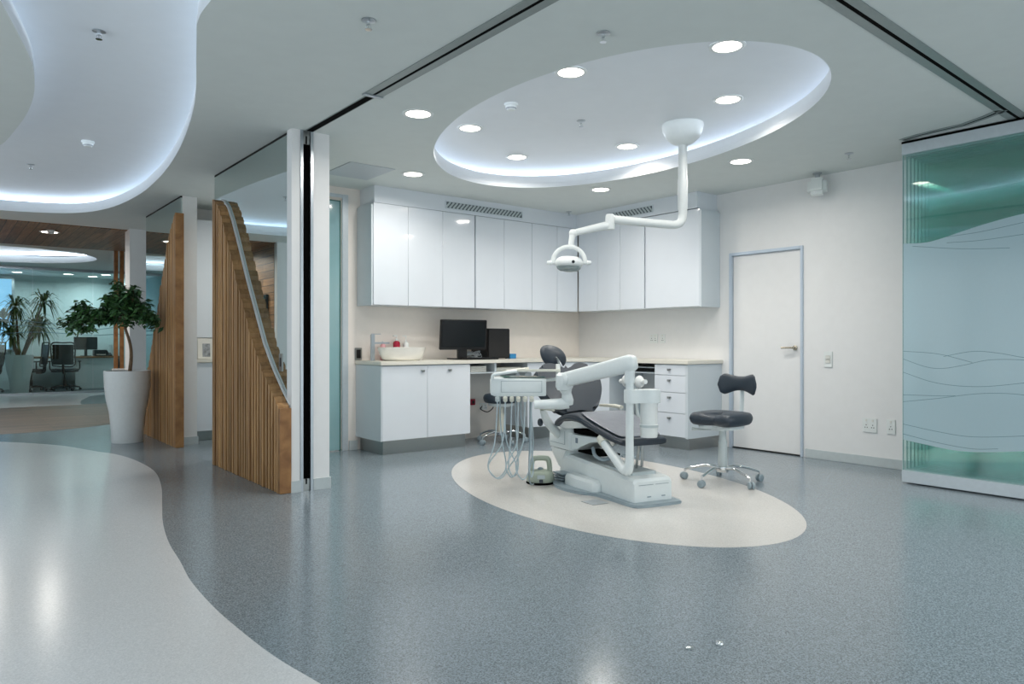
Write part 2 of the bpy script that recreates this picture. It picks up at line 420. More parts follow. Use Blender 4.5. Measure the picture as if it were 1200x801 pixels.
def cove(name, lp, led, top=CT, back=.56):
    prof = [(0, H), (0, H + .042), (.007, H + .046), (.007, H + .115), (.02, H + .125)]
    mb = MB(); rings = []
    for d, z in prof: rings.append([(x, y, z) for x, y in (offset(lp, d) if d else lp)])
    mb.loft(rings, cap=False)
    xs, ys = [p[0] for p in lp], [p[1] for p in lp]
    xa, xb, ya, yb = min(xs) - back, max(xs) + back, min(ys) - back, max(ys) + back
    rc = [(xa, ya), (xb, ya), (xb, yb), (xa, yb)]
    fill_poly(mb, [rc, offset(lp, .02)], H + .125)
    mb.quad([(x, y, top) for x, y in rc])
    mb.loft([[(x, y, H + .125) for x, y in rc], [(x, y, top) for x, y in rc]], cap=False)
    o = struct(mb.build(name, M['cove'], angle=50))
    a, b = offset(lp, back - .07), offset(lp, back - .05)
    mb = MB(); lo, hi = H + .127, H + .160
    mb.loft([[(x, y, lo) for x, y in a], [(x, y, lo) for x, y in b], [(x, y, hi) for x, y in b]], cap=False)
    mb.mi = 1; mb.loft([[(x, y, hi) for x, y in b], [(x, y, lo) for x, y in a]], cap=False)
    mb.build('led_strip', [M['alu_white'], led], o, smooth=False)
    return o
cove('ceiling_oval_recess', EGG_C, M['led'])
cove('ceiling_wave_recess', S_COVE, M['led_wave'])
cove('ceiling_far_recess', FAR_COVE, M['led_far'])

# right wall with the white door
mb = MB()
mb.span((6.63, Y0, 0), (6.78, 3.78, H)); mb.span((6.63, 4.60, 0), (6.78, 7.08, H)); mb.span((6.63, 3.78, 2.05), (6.78, 4.60, H))
struct(mb.build('wall_right', M['wall'], smooth=False))
door = MB().span((6.642, 3.803, .012), (6.682, 4.577, 2.028), .003).build('door_1', M['wall'], smooth=False); struct(door)
mb = MB()
for y0, y1, z0, z1 in ((3.772, 3.80, 0, 2.062), (4.58, 4.612, 0, 2.062), (3.80, 4.58, 2.031, 2.062)):
    mb.span((6.612, y0, z0), (6.70, y1, z1), .004)
mb.build('door_frame', M['frame_blue'], door)
mb = MB(); mb.span((6.63, 3.80, 0), (6.70, 4.58, .01)); mb.build('gap_shade', M['dark_gap'], door)  # dark strip painted as the shade in the gap under the door leaf
mb = MB(); mx = Matrix.Translation((6.638, 3.865, 1.063)) @ Matrix.Rotation(-PI / 2, 4, 'Y')
mb.lathe([(0, 0), (.025, 0), (.025, .008), (.011, .012), (.011, .05), (0, .05)], mtx=mx, n=20)
mb.tube([(6.592, 3.862, 1.063), (6.588, 3.9, 1.064), (6.588, 3.985, 1.062)], .010, 10)
mb.build('door_handle', mat('handle_bronze_steel', 'b0a99b', .25, .9), door)
struct(MB().span((6.615, -1., 0), (6.6295, 3.75, .085), .003).build('baseboard_right', M['skirt'], smooth=False))

# back wall behind the cabinets, with the tall glass door beside them
mb = MB()
mb.span((3.31, 6.93, 0), (6.63, 7.07, H)); mb.span((2.12, 6.93, 2.60), (3.31, 7.07, H)); mb.span((2.37, 6.93, 0), (2.45, 7.07, 2.60))
struct(mb.build('wall_back', M['splash'], smooth=False))
struct(MB().span((3.345, 6.912, 0), (3.44, 6.9295, .1), .003).build('baseboard_back', M['skirt'], smooth=False))
d2 = MB().span((2.46, 6.955, .01), (3.258, 6.967, 2.565)).build('door_2', M['teal_door'], smooth=False); struct(d2)
mb = MB(); mb.span((3.256, 6.95, 0), (3.266, 6.972, 2.57)); mb.span((2.46, 6.95, 2.565), (3.266, 6.972, 2.575)); mb.build('glass_edge', M['dark_green_glass'], d2, smooth=False)
mb = MB(); mb.span((3.27, 6.915, 0), (3.335, 6.9295, 2.635), .003); mb.span((2.46, 6.915, 2.60), (3.27, 6.9295, 2.635), .003); mb.build('door_frame', M['alu_white'], d2)

# wall of the corridor: jamb with the folding-glass channel, then the mirrored run
mb = MB()
mb.span((2.07, 5.24, 0), (2.138, 5.33, H)); mb.span((2.238, 5.24, 0), (2.37, 5.33, H)); mb.span((2.138, 5.29, 0), (2.238, 5.33, H))
mb.span((2.098, 5.33, 0), (2.37, 7.18, H))
struct(mb.build('wall_left', M['wall'], smooth=False))
mb = MB()
for xa, xb in ((2.138, 2.158), (2.216, 2.238)): mb.span((xa, 5.232, 0), (xb, 5.289, H))
ch = mb.build('trim_1', M['alu'], smooth=False); struct(ch)
mb = MB(); mb.span((2.158, 5.252, .09), (2.216, 5.289, H - .1)); mb.build('brush_seal', M['rubber'], ch, smooth=False)
mb = MB(); mb.span((2.160, 5.246, 0), (2.214, 5.289, .09), .004); mb.span((2.160, 5.246, H - .1), (2.214, 5.289, H), .004); mb.build('end_guide', M['steel'], ch)
mb = MB(); mb.span((2.182, 5.243, .05), (2.192, 5.2462, .09)); mb.span((2.182, 5.243, H - .1), (2.192, 5.2462, H - .04)); mb.build('guide_slot', M['rubber'], ch, smooth=False)
mb = MB(); mb.span((2.062, 5.228, 0), (2.1385, 5.2405, .085)); mb.span((2.2375, 5.228, 0), (2.378, 5.2405, .085)); mb.span((2.3695, 5.2405, 0), (2.378, 6.9, .085))
struct(mb.build('baseboard_left', M['skirt'], smooth=False))
# second stretch, column, and the walls beyond
struct(MB().span((2.098, 8.40, 0), (2.25, 10.06, H)).build('wall_left_far', M['wall'], smooth=False))
struct(MB().span((2.09, 8.386, 0), (2.26, 8.40, .085)).build('baseboard_left_far', M['skirt'], smooth=False))
struct(MB().span((2.13, 11.30, 0), (2.42, 11.62, H)).build('wall_column', M['wall'], smooth=False))
mb = MB(); mb.span((2.26, 9.12, 0), (5., 9.25, H)); mb.span((5., 7.07, 0), (5.1, 9.25, H))
struct(mb.build('wall_room_beyond', M['wall'], smooth=False))
mb = MB(); mb.span((3.2, 9.25, 0), (3.3, 14.15, H)); mb.span((3.3, 14.05, 0), (4.3, 14.15, H)); mb.span((4.2, 14.15, 0), (4.3, 18.3, H))
struct(mb.build('wall_corridor_end', M['office_wall'], smooth=False))
mb = MB(); mb.span((X0 - .1, Y0, 0), (X0, 11.4, .25)); mb.span((X0 - .1, Y0, 2.55), (X0, 11.4, H + .05))
for q in range(8): mb.span((X0 - .1, Y0 + q * 2.05, .25), (X0, Y0 + q * 2.05 + .2, 2.55))  # piers leave openings, added in this unseen wall to let fill light in
mb.span((X0, 11.40, 0), (-.19, 11.5, H)); mb.span((-.19, 11.38, 0), (-.095, 11.5, H))
struct(mb.build('wall_corridor', M['wall'], smooth=False))
struct(MB().span((-.17, 11.5, 0), (-.09, 15.0, H - .012)).build('wall_planked', M['plank_wall'], smooth=False))
t = thing('wall_screen', 'dark screen on the planked wall, seen mirrored above the nearer slat screen', 'screen', (-.088, 12.05, 1.2))
MB().span((0, -.30, 0), (.04, .30, .70), .006).build('casing', M['black'], t)
MB().span((.0402, -.28, .03), (.043, .28, .68), .001).build('screen', M['black_gloss'], t)
t = thing('reception_cabinet', 'white low cabinet under the dark screen, seen mirrored beside the nearer slat screen', 'cabinet', (.05, 12.05, 0))
MB().span((-.135, -.34, 0), (.14, .34, 1.12), .004).build('carcass', M['wall'], t)
for q in (-1, 1): MB().span((.1402, min(0, q * .335) + .003, .06), (.158, max(0, q * .335) - .003, 1.1), .003).build('door', M['gloss'], t)
struct(MB().span((-.1, 15.0, 0), (0., 21.1, H)).build('wall_far_left', M['office_wall'], smooth=False))
mb = MB(); mb.span((0., 20.75, 0), (4.3, 20.9, H)); mb.span((3.55, 18.3, 0), (3.65, 20.75, H))
struct(mb.build('wall_office', M['office_wall'], smooth=False))
# bulkhead over the wall cupboards
mb = MB(); mb.prism([(3.475, 6.615), (6.285, 6.615), (6.285, 4.775), (6.63, 4.775), (6.63, 6.93), (3.475, 6.93)], 2.536, H)
struct(mb.build('wall_bulkhead', M['gloss'], smooth=False))

# ceiling tracks of the folding glass
def track(name, pts, w, slot, z=H):
    mb = MB()
    P = [Vector((x, y, 0)) for x, y in pts]
    def ribbon(d0, d1, z0, z1):
        a, b = [], []
        for i, p in enumerate(P):
            t = (P[min(i + 1, len(P) - 1)] - P[max(i - 1, 0)]).normalized(); n = Vector((-t.y, t.x, 0))
            a.append(p + n * d0); b.append(p + n * d1)
        rings = [[(p.x, p.y, z0), (q.x, q.y, z0), (q.x, q.y, z1), (p.x, p.y, z1)] for p, q in zip(a, b)]
        mb.loft(rings)
    mb.mi = 0; ribbon(-w / 2, -slot / 2, z - .005, z - .0005); ribbon(slot / 2, w / 2, z - .005, z - .0005)
    mb.mi = 1; ribbon(-slot / 2, slot / 2, z - .0035, z - .0005)
    o = mb.build(name, [M['track'], M['rubber']], smooth=False); return struct(o)
M['track'] = mat('track_grey', '8b9594', .4, .3, var=.03)
track('trim_2', [(2.203, 4.22), (2.203, 1.66)], .125, .022)
track('trim_3', [(2.203, 5.232), (2.203, 4.22)], .062, .054)
mb = MB(); mb.span((2.135, 4.20, H - .012), (2.272, 4.235, H - .003), .002); struct(mb.build('trim_4', M['alu'], smooth=False))
track('trim_5', [(2.203, 1.66), (3.304, 1.691), (4.6, 1.74), (5.894, 1.79), (6.3, 1.80)], .125, .024)
track('trim_6', [(5.72, 1.80), (5.80, 1.92), (5.89, 2.10), (5.90, 2.3), (5.915, 2.42), (5.96, 2.56)], .075, .02)
# a lone pair of steel floor stops under the track corner
for i, (x, y, lb) in enumerate(((2.158, 1.673, 'round steel floor stop on grey vinyl, lower of the two'), (2.275, 1.628, 'round steel floor stop on grey vinyl, upper of the two, slightly raised'))):
    mb = MB(); mb.lathe([(0, 0), (.0155, 0), (.0165, .003), (.0135, .006 + .003 * i), (.006, .0075 + .003 * i), (0, .0078 + .003 * i)], n=24)
    s_ = mb.build('floor_stop', M['chrome']); s_.location = (x, y, 0); tag(s_, lb, 'floor stop', 'floor stops under the track corner')

# ------------------------------------------------------------------ mirrors and slatted screens
mir = MB().span((2.082, 5.332, .004), (2.0975, 7.18, H - .004)).build('mirror_panel', M['mirror'], smooth=False)
tag(mir, 'tall tinted mirror glass behind the nearer slatted wood screen', 'mirror')
mb = MB(); mb.span((2.0815, 5.34, H - .022), (2.0975, 7.18, H - .004)); mb.build('top_channel', M['dark_gap'], mir, smooth=False)
mb = MB(); mb.span((2.078, 5.445, .895), (2.0815, 5.515, 1.03), .001); mb.mi = 1; mb.span((2.0765, 5.468, .93), (2.0782, 5.497, 1.0)); mb.build('lock_plate', [M['steel'], M['black']], mir)
mir2 = MB().span((2.082, 8.402, .004), (2.0975, 10.06, H - .004)).build('mirror_panel', M['mirror'], smooth=False)
tag(mir2, 'tall tinted mirror glass behind the farther slatted screen, beside the potted tree', 'mirror')
mb = MB(); mb.span((2.0815, 8.402, H - .022), (2.0975, 10.06, H - .004)); mb.build('top_channel', M['dark_gap'], mir2, smooth=False)

def interp(tab, x):
    if x <= tab[0][0]: return tab[0][1]
    for (a, b), (c, d) in zip(tab, tab[1:]):
        if x <= c: return b + (d - b) * (x - a) / (c - a)
    return tab[-1][1]
PROF1 = [(5.10, .56), (5.284, .654), (5.42, .749), (5.617, .906), (5.825, 1.106), (6.004, 1.345), (6.235, 1.65), (6.435, 1.94), (6.621, 2.20), (6.74, 2.335), (6.85, 2.41), (6.95, 2.435)]
PROF2 = [(8.2, 2.49), (8.36, 2.40), (8.505, 2.28), (8.811, 1.837), (9.136, 1.317), (9.482, .815), (9.664, .5), (9.9, .42)]
def slat_screen(label, prof, y0, y1, endcap, strip):
    mb = MB(); y = y0; k = 0
    while y < y1 - .03:
        w = .033; dep = .078 if k % 5 else .084
        za, zb = interp(prof, y), interp(prof, y + w)
        mb.loft([[(2.062 - dep, y, .002), (2.062, y, .002), (2.062, y + w, .002), (2.062 - dep, y + w, .002)], [(2.062 - dep, y, za), (2.062, y, za), (2.062, y + w, zb), (2.062 - dep, y + w, zb)]]); y += .062; k += 1
    o = mb.build('slatted_screen', M['slat'], smooth=False)
    tag(o, label, 'screen')
    mb = MB(); mb.span((1.977, endcap - .004, .002), (2.064, endcap + .03, interp(prof, endcap + .01)), .003, 1); mb.build('end_board', M['oak'], o, smooth=False)
    if strip:
        pts = [(y0 + (y1 - y0) * i / 60, interp(prof, y0 + (y1 - y0) * i / 60)) for i in range(61)]
        mb = MB(); rings = []
        for q, (a, b) in enumerate(pts):
            p0, p1 = pts[max(q - 1, 0)], pts[min(q + 1, 60)]; T = Vector((0, p1[0] - p0[0], p1[1] - p0[1])).normalized(); n = Vector((0, -T.z, T.y))
            lo, hi = Vector((0, a, b)) - n * .001, Vector((0, a, b)) + n * .008
            rings.append([(2.064, lo.y, lo.z), (2.081, lo.y, lo.z), (2.081, hi.y, hi.z), (2.064, hi.y, hi.z)])
        mb.loft(rings); mb.build('edge_strip', M['strip_white'], o)
    return o
slat_screen('vertical oak slat screen sweeping down towards the white jamb, on the nearer mirror', PROF1, 5.27, 6.95, 5.23, True)
slat_screen('vertical oak slat screen behind the potted tree, sloping down away from the doorway', PROF2, 8.24, 9.8, 8.20, False)
for x, lb in ((2.44, 'thin dark wooden post far down the corridor, on the office side'), (2.53, 'thin dark wooden post far down the corridor, on the column side')):
    mb = MB(); mb.span((x - .03, 14.06, .66), (x + .03, 14.13, H - .013), .004)
    s_ = mb.build('wooden_post', M['oak']); tag(s_, lb, 'post', 'wooden posts by the office')
ld = MB().span((2.38, 14.03, 0), (2.61, 14.149, .66), .006).build('low_plinth', M['wall']); tag(ld, 'low white plinth carrying the two thin wooden posts', 'plinth')

# ------------------------------------------------------------------ ceiling fittings
def downlight(loc, label, group, r=.098, power=34., col=(1, .95, .88), spread=165):
    t = thing('downlight', label, 'ceiling light', loc, 0, group)
    mb = MB(); mb.lathe([(r - .012, -.001), (r + .012, -.001), (r + .012, -.006), (r, -.010), (r - .012, -.008)], n=40, closed_prof=True)
    mb.build('trim_ring', M['white_plastic'], t)
    mb = MB(); mb.lathe([(0, -.0015), (r - .012, -.0015), (r - .012, -.005), (0, -.005)], n=40); mb.build('diffuser', M['lens'], t)
    ld = bpy.data.lights.new('downlight_lamp', 'AREA'); ld.shape = 'DISK'; ld.size = 2 * (r - .015); ld.energy = power; ld.color = col; ld.spread = math.radians(spread)
    lo = bpy.data.objects.new('downlight_lamp', ld); COL.objects.link(lo); lo.parent = t; lo.location = (0, 0, -.0075)
    return t
PW = 14.
dl0 = downlight((2.626, 4.355, H), 'round ceiling downlight outside the oval recess, closest to the white jamb', 'downlights around the oval recess', power=PW)
for (x, y, lb) in ((3.534, 5.954, 'round ceiling downlight outside the oval recess, above the sink cabinet near the access panel'),
                   (5.42, 5.337, 'round ceiling downlight outside the oval recess, above the inner corner of the wall cupboards'),
                   (5.539, 3.741, 'round ceiling downlight outside the oval recess, nearest the white door')):
    dup(dl0, (x, y, H), 0, lb)
k = (CT - 1.12) / 1.86
for (x, y, lb) in ((3.634, 5.158, 'round downlight inside the oval recess, beside the smoke detector at its left tip'),
                   (4.572, 5.673, 'round downlight inside the oval recess, above the sink wall'),
                   (3.425, 3.659, 'round downlight inside the oval recess on its front rim, above the ceiling track side'),
                   (3.892, 2.727, 'round downlight inside the oval recess, the biggest, at its very front rim'),
                   (4.752, 3.322, 'round downlight inside the oval recess, just in front of the lamp dome'),
                   (5.142, 4.714, 'round downlight inside the oval recess, just behind the lamp dome')):
    downlight((x * k, y * k, CT), lb, 'downlights inside the oval recess', power=8, spread=140)
downlight((1.276, 12.26, H - .012), 'round downlight in the dark plank ceiling down the corridor', 'corridor downlights', r=.115, power=22)
def sprinkler(loc, label, dark=True):
    t = thing('ceiling_sprinkler', label, 'sprinkler', loc, 0, 'ceiling fire sprinklers')
    mb = MB(); mb.lathe([(0, -.0005), (.036, -.0005), (.036, -.004), (.014, -.010), (0, -.010)], n=24); mb.build('rose', M['alu'], t)
    mb = MB(); mb.lathe([(0, -.010), (.009, -.010), (.009, -.024), (.004, -.026), (.004, -.045), (0, -.045)], n=14)
    mb.lathe([(0, -.045), (.018, -.045), (.018, -.048), (0, -.048)], n=18)
    for a in (0, PI): mb.tube([(.009 * math.cos(a), .009 * math.sin(a), -.022), (.013 * math.cos(a), 0, -.034), (.006 * math.cos(a), 0, -.045)], .0022, 6)
    mb.build('head', M['chrome'], t); return t
sp0 = sprinkler((1.675, 3.248, H), 'small fire sprinkler on the grey corridor ceiling beside the track')
for x, y, z, lb in ((2.69, 2.631, H, 'small fire sprinkler on the room ceiling in front of the oval recess'), (6.029, 3.021, H, 'small fire sprinkler near the right wall above the ceiling box'),
                    (6.05, 6.5, H, 'small fire sprinkler in the inner corner above the wall cupboards'), (4.252 * k, 4.418 * k, CT, 'small fire sprinkler in the middle of the oval recess'),
                    (.765 * k, 4.939 * k, CT, 'small fire sprinkler in the wavy lit recess, towards the viewer'), (.779 * k, 9.089 * k, CT, 'small fire sprinkler at the far end of the wavy lit recess')):
    dup(sp0, (x, y, z), 0, lb)
def detector(loc, label):
    t = thing('smoke_detector', label, 'smoke detector', loc, 0, 'smoke detectors')
    mb = MB(); mb.lathe([(0, -.0005), (.052, -.0005), (.054, -.012), (.050, -.018), (0, -.018)], n=32); mb.build('mounting_base', M['white_plastic'], t)
    mb = MB(); mb.lathe([(.0, -.018), (.044, -.018), (.044, -.030), (.032, -.048), (.018, -.052), (0, -.052)], n=32); mb.build('sensor_head', M['white_plastic'], t)
    mb = MB(); mb.lathe([(.0405, -.034), (.0425, -.034), (.037, -.043), (.035, -.043)], n=32, closed_prof=True); mb.build('slot_ring', M['grey_plastic'], t)
    return t
d0 = detector((3.519 * k, 4.441 * k, CT), 'white smoke detector inside the oval recess')
dup(d0, (1.105 * k, 7.715 * k, CT), 0, 'white smoke detector inside the wavy lit recess')
dup(d0, (1.27, 12.05, H - .012), 0, 'white smoke detector on the dark plank ceiling beside its downlight')
t = tag(MB().span((2.86, 5.89, H - .006), (3.31, 6.45, H - .0008), .001).build('ceiling_access_panel', mat('access_panel_grey', 'bcc4c9', .5, var=.02)), 'square grey access panel flush in the ceiling by the cupboards', 'access panel')
M['grille_back'] = mat('grille_backing', '59636a', .6, var=.05)
def grille(label, a, b, z0, z1, axis):
    t = thing('air_grille', label, 'air vent', (0, 0, 0), 0, 'supply air grilles in the bulkhead')
    mb = MB(); fr = MB()
    if axis == 'y':   # face normal -y at y=6.615
        f = 6.614
        mb.span((a, f - .002, z0), (b, f, z1)); mb.build('backing', M['grille_back'], t, smooth=False)
        for p, q, r, s_ in ((a - .01, b + .01, z1, z1 + .01), (a - .01, b + .01, z0 - .01, z0), (a - .01, a, z0, z1), (b, b + .01, z0, z1)): fr.span((p, f - .008, r), (q, f, s_))
        fr.build('frame', M['carcass'], t, smooth=False)
        sl = MB(); n = 22
        for i in range(n):
            x = a + (b - a) * (i + .5) / n
            sl.box((x, f - .004, (z0 + z1) / 2), (.020, .004, (z1 - z0) * 1.3), 0, (0, .75, 0))
        sl.build('slats', M['equip_shade'], t, smooth=False)
    else:
        f = 6.284
        mb.span((f - .002, a, z0), (f, b, z1)); mb.build('backing', M['grille_back'], t, smooth=False)
        for p, q, r, s_ in ((a - .01, b + .01, z1, z1 + .01), (a - .01, b + .01, z0 - .01, z0), (a - .01, a, z0, z1), (b, b + .01, z0, z1)): fr.span((f - .008, p, r), (f, q, s_))
        fr.build('frame', M['carcass'], t, smooth=False)
        sl = MB(); n = 14
        for i in range(n):
            y = a + (b - a) * (i + .5) / n
            sl.box((f - .004, y, (z0 + z1) / 2), (.004, .020, (z1 - z0) * 1.3), 0, (-.75, 0, 0))
        sl.build('slats', M['equip_shade'], t, smooth=False)
grille('long slatted air grille above the sink-wall cupboards', 4.34, 5.40, 2.578, 2.645, 'y')
grille('slatted air grille above the cupboards next to the white door, behind the lamp arm', 5.38, 6.05, 2.578, 2.645, 'x')

# ceiling box by the right wall
t = thing('motion_detector', 'white rounded box hanging where the right wall meets the ceiling', 'wall box', (6.50, 3.56, H))
mb = MB(); mb.lathe([(0, -.0005), (.04, -.0005), (.04, -.012), (.022, -.016), (.022, -.05), (0, -.05)], n=20); mb.build('bracket', M['grey_plastic'], t)
mb = MB(); mb.box((0, 0, -.13), (.15, .17, .16), .035, (0, .08, .35), 4); mb.build('housing', M['white_plastic'], t)

# ================================================================== CABINETS
def door_part(t, p0, p1, n, bev=.002):
    return MB().span(p0, p1, bev, 1).build(n, M['gloss'], t)
ZB, ZT = 1.497, 2.532
units = [('A', 3.457, 4.712, (3.861, 4.289), 'three-door gloss white wall cupboard at the far left, above the sink'),
         ('A', 4.726, 6.294, (5.13, 5.547, 5.949), 'four-door gloss white wall cupboard above the monitor and the inner corner')]
for _, xa, xb, seams, lb in units:
    t = thing('wall_cupboard', lb, 'wall cupboard', ((xa + xb) / 2, 6.77, ZB), 0, 'gloss white wall cupboards')
    cx = (xa + xb) / 2
    MB().span((xa - cx, -.145, 0), (xb - cx, .158, ZT - ZB)).build('carcass', M['carcass'], t, smooth=False)
    ed = [xa] + list(seams) + [xb]
    for p, q in zip(ed, ed[1:]): door_part(t, (p - cx + .0015, -.17, .002), (q - cx - .0015, -.1455, ZT - ZB - .002), 'door')
    if xa < 3.5: MB().span((-(cx - xa) - .018, -.16, -.004), (-(cx - xa) - .0005, .158, ZT - ZB - .02)).build('end_panel', M['carcass'], t, smooth=False)
for ya, yb, seams, lb in ((5.515, 6.592, (5.891, 6.262), 'three-door gloss white wall cupboard right of the inner corner, behind the lamp'), (4.752, 5.501, (), 'wide single-door gloss white wall cupboard nearest the white door')):
    cy = (ya + yb) / 2
    t = thing('wall_cupboard', lb, 'wall cupboard', (6.47, cy, ZB), 0, 'gloss white wall cupboards')
    MB().span((-.145, ya - cy, 0), (.158, yb - cy, ZT - ZB)).build('carcass', M['carcass'], t, smooth=False)
    ed = [ya] + list(seams) + [yb]
    for p, q in zip(ed, ed[1:]): door_part(t, (-.17, p - cy + .0015, .002), (-.1455, q - cy - .0015, ZT - ZB - .002), 'door')
    if ya < 5: MB().span((-.168, ya - cy - .018, -.004), (.158, ya - cy - .0005, ZT - ZB - .02)).build('end_panel', M['carcass'], t, smooth=False)

def pull(parent, c, ax):
    mb = MB()
    if ax == 'y': mb.span((c[0] - .022, c[1] - .020, c[2] - .003), (c[0] + .022, c[1], c[2] + .003), .002); mb.span((c[0] - .018, c[1] - .02, c[2] - .018), (c[0] + .018, c[1] - .014, c[2]), .002)
    else: mb.span((c[0] - .020, c[1] - .022, c[2] - .003), (c[0], c[1] + .022, c[2] + .003), .002); mb.span((c[0] - .02, c[1] - .018, c[2] - .018), (c[0] - .014, c[1] + .018, c[2]), .002)
    return mb.build('handle', M['steel'], parent)
BZ0, BZ1 = .14, .886
t = thing('base_cabinet', 'two-door gloss white base cabinet under the sink', 'base cabinet', (3.96, 6.66, 0))
MB().span((-.52, -.255, BZ0), (.535, .268, BZ1)).build('carcass', M['carcass'], t, smooth=False)
MB().span((-.535, -.278, BZ0 - .002), (-.5205, .268, BZ1)).build('end_panel', M['carcass'], t, smooth=False)
MB().span((-.49, -.235, 0), (.50, .25, BZ0 - .003)).build('plinth', M['steel'], t, smooth=False)
for xa, xb, hx in ((-.519, -.002, -.06), (.002, .537, .27)):
    d = door_part(t, (xa, -.278, BZ0), (xb, -.2555, BZ1 - .006), 'door'); pull(d, (hx, -.278, BZ1 - .055), 'y')

# inner corner unit with its curved front
t = thing('corner_cabinet', 'curved-front white base cabinet in the inner corner behind the dental chair', 'base cabinet', (6.2, 6.5, 0))
cur = [(5.30, 6.385), (5.50, 6.375), (5.70, 6.33), (5.88, 6.24), (6.0, 6.10), (6.045, 5.95), (6.05, 5.82)]
cv = [(v.x - 6.2, v.y - 6.5) for v in catmull([(a, b, 0) for a, b in cur], 5)]
out = [(a + .02, b + .02) for a, b in cv]
MB().prism(out + [(.42, -.68), (.42, .42), (-.88, .42)], BZ0, BZ1).build('carcass', M['carcass'], t, smooth=False)
MB().prism([(a + .045, b + .045) for a, b in cv] + [(.40, -.66), (.40, .40), (-.86, .40)], 0, BZ0 - .003).build('plinth', M['steel'], t, smooth=False)
def front(i0, i1, z0, z1, nm):
    mb = MB(); seg = cv[i0:i1 + 1]
    rings = [[(a, b, z0), (a + .017, b + .017, z0), (a + .017, b + .017, z1), (a, b, z1)] for a, b in seg]
    mb.loft(rings); return mb.build(nm, M['gloss'], t)
n_ = len(cv) - 1
d = front(0, n_ // 2, BZ0, .74, 'door'); pull(d, (-.62, -.135, .60), 'y')
front(0, n_ // 2, .746, BZ1 - .006, 'drawer')
d = front(n_ // 2, n_, BZ0, .74, 'door')
d = front(n_ // 2, n_, .746, BZ1 - .006, 'drawer'); pull(d, (-.27, -.27, .84), 'y')

t = thing('drawer_unit', 'four-drawer gloss white base unit beside the white door', 'drawer unit', (6.33, 4.94, 0))
MB().span((-.255, -.20, BZ0), (.298, .212, BZ1)).build('carcass', M['carcass'], t, smooth=False)
MB().span((-.28, -.228, BZ0 - .02), (.298, -.2005, BZ1)).build('end_panel', M['carcass'], t, smooth=False)
MB().span((-.22, -.20, 0), (.285, .20, BZ0 - .022)).build('plinth', M['steel'], t, smooth=False)
for z0, z1 in ((.772, BZ1 - .006), (.592, .767), (.377, .587), (BZ0 - .01, .372)):
    d = door_part(t, (-.28, -.2, z0), (-.2555, .212, z1), 'drawer'); pull(d, (-.28, .01, z1 - .045), 'x')
# worktop with a curved inner corner
wt = [(3.415, 6.36), (5.25, 6.36)] + [(v.x, v.y) for v in catmull([(5.25, 6.36, 0), (5.50, 6.35, 0), (5.70, 6.305, 0), (5.87, 6.215, 0), (5.985, 6.08, 0), (6.025, 5.94, 0), (6.03, 5.78, 0)], 5)][1:] + [(6.03, 4.695), (6.628, 4.695), (6.628, 6.928), (3.415, 6.928)]
o = MB().prism(wt, .889, .927, bev=.004).build('worktop', M['worktop'], smooth=False)
tag(o, 'long cream worktop turning the corner under the wall cupboards', 'worktop')
# knee spaces
t = thing('under_counter_shelf', 'white open shelf under the worktop between sink cabinet and corner', 'shelf', (4.9, 6.62, .79))
MB().span((-.395, -.23, -.012), (.395, .30, .0)).build('board', M['carcass'], t, smooth=False)
MB().span((-.06, -.22, .001), (-.035, .30, .096)).build('divider', M['carcass'], t, smooth=False)
mb = MB()
for z in (.004, .026, .048): mb.span((-.37, -.20, z), (-.16, .08, z + .018), .002)
tag(mb.build('paper_tray', M['paper'], smooth=False, mtx=Matrix.Translation((4.9, 6.62, .79))), 'stacked white paper trays on the under-counter shelf, sink side', 'paper tray')
mb = MB(); mb.span((-.02, -.2, .004), (.33, .1, .045), .003); tag(mb.build('document_box', M['cream'], smooth=False, mtx=Matrix.Translation((4.9, 6.62, .79))), 'flat cream document box on the under-counter shelf, corner side', 'box')
t = thing('under_counter_shelf', 'white open shelf with dark slots between corner cabinet and drawer unit', 'shelf', (6.35, 5.48, .79))
MB().span((-.25, -.318, -.012), (.27, .318, 0)).build('board', M['carcass'], t, smooth=False)
MB().span((-.22, -.318, .045), (.27, .318, .056)).build('middle_board', M['carcass'], t, smooth=False)
MB().span((-.05, -.318, .001), (-.04, .318, .096)).build('back_board', M['black'], t, smooth=False)

# sink corner
t = thing('wash_basin', 'white oval countertop basin on the cream worktop', 'basin', (3.79, 6.61, .9285))
mb = MB()
def oval(a, b, z): return [(a * math.cos(2 * PI * j / 40), b * math.sin(2 * PI * j / 40), z) for j in range(40)]
mb.loft([oval(.195, .135, 0), oval(.222, .155, .02), oval(.25, .178, .08), oval(.262, .19, .128), oval(.264, .192, .136), oval(.258, .186, .136), oval(.235, .165, .085), oval(.17, .12, .03), oval(.02, .015, .022)])
mb.build('bowl', M['ceramic'], t, angle=50)
mb = MB(); mb.lathe([(0, .0225), (.02, .0225), (.02, .026), (0, .026)], n=20); mb.build('drain', M['chrome'], t)
t = thing('mixer_tap', 'tall square chrome mixer tap at the left end of the basin', 'tap', (3.50, 6.70, .9285))
MB().span((-.018, -.018, 0), (.018, .018, .268), .003).build('column', M['alu'], t)
MB().span((.016, -.014, .172), (.19, .014, .19), .003).build('spout', M['alu'], t)
MB().span((-.012, -.012, .269), (.09, .012, .277), .002).build('lever', M['alu'], t)
t = thing('soap_bottle', 'small red and pink soap bottle behind the basin', 'soap bottle', (3.86, 6.845, .9285))
mb = MB(); mb.lathe([(0, 0), (.036, 0), (.038, .02), (.038, .175), (.032, .195), (.014, .205), (0, .205)], n=24); mb.build('bottle', M['red'], t)
mb = MB(); mb.lathe([(0, .205), (.016, .205), (.016, .225), (.005, .227), (.005, .25), (0, .25)], n=16); mb.span((-.04, -.008, .25), (.01, .008, .262), .002); mb.build('pump', M['white_plastic'], t)
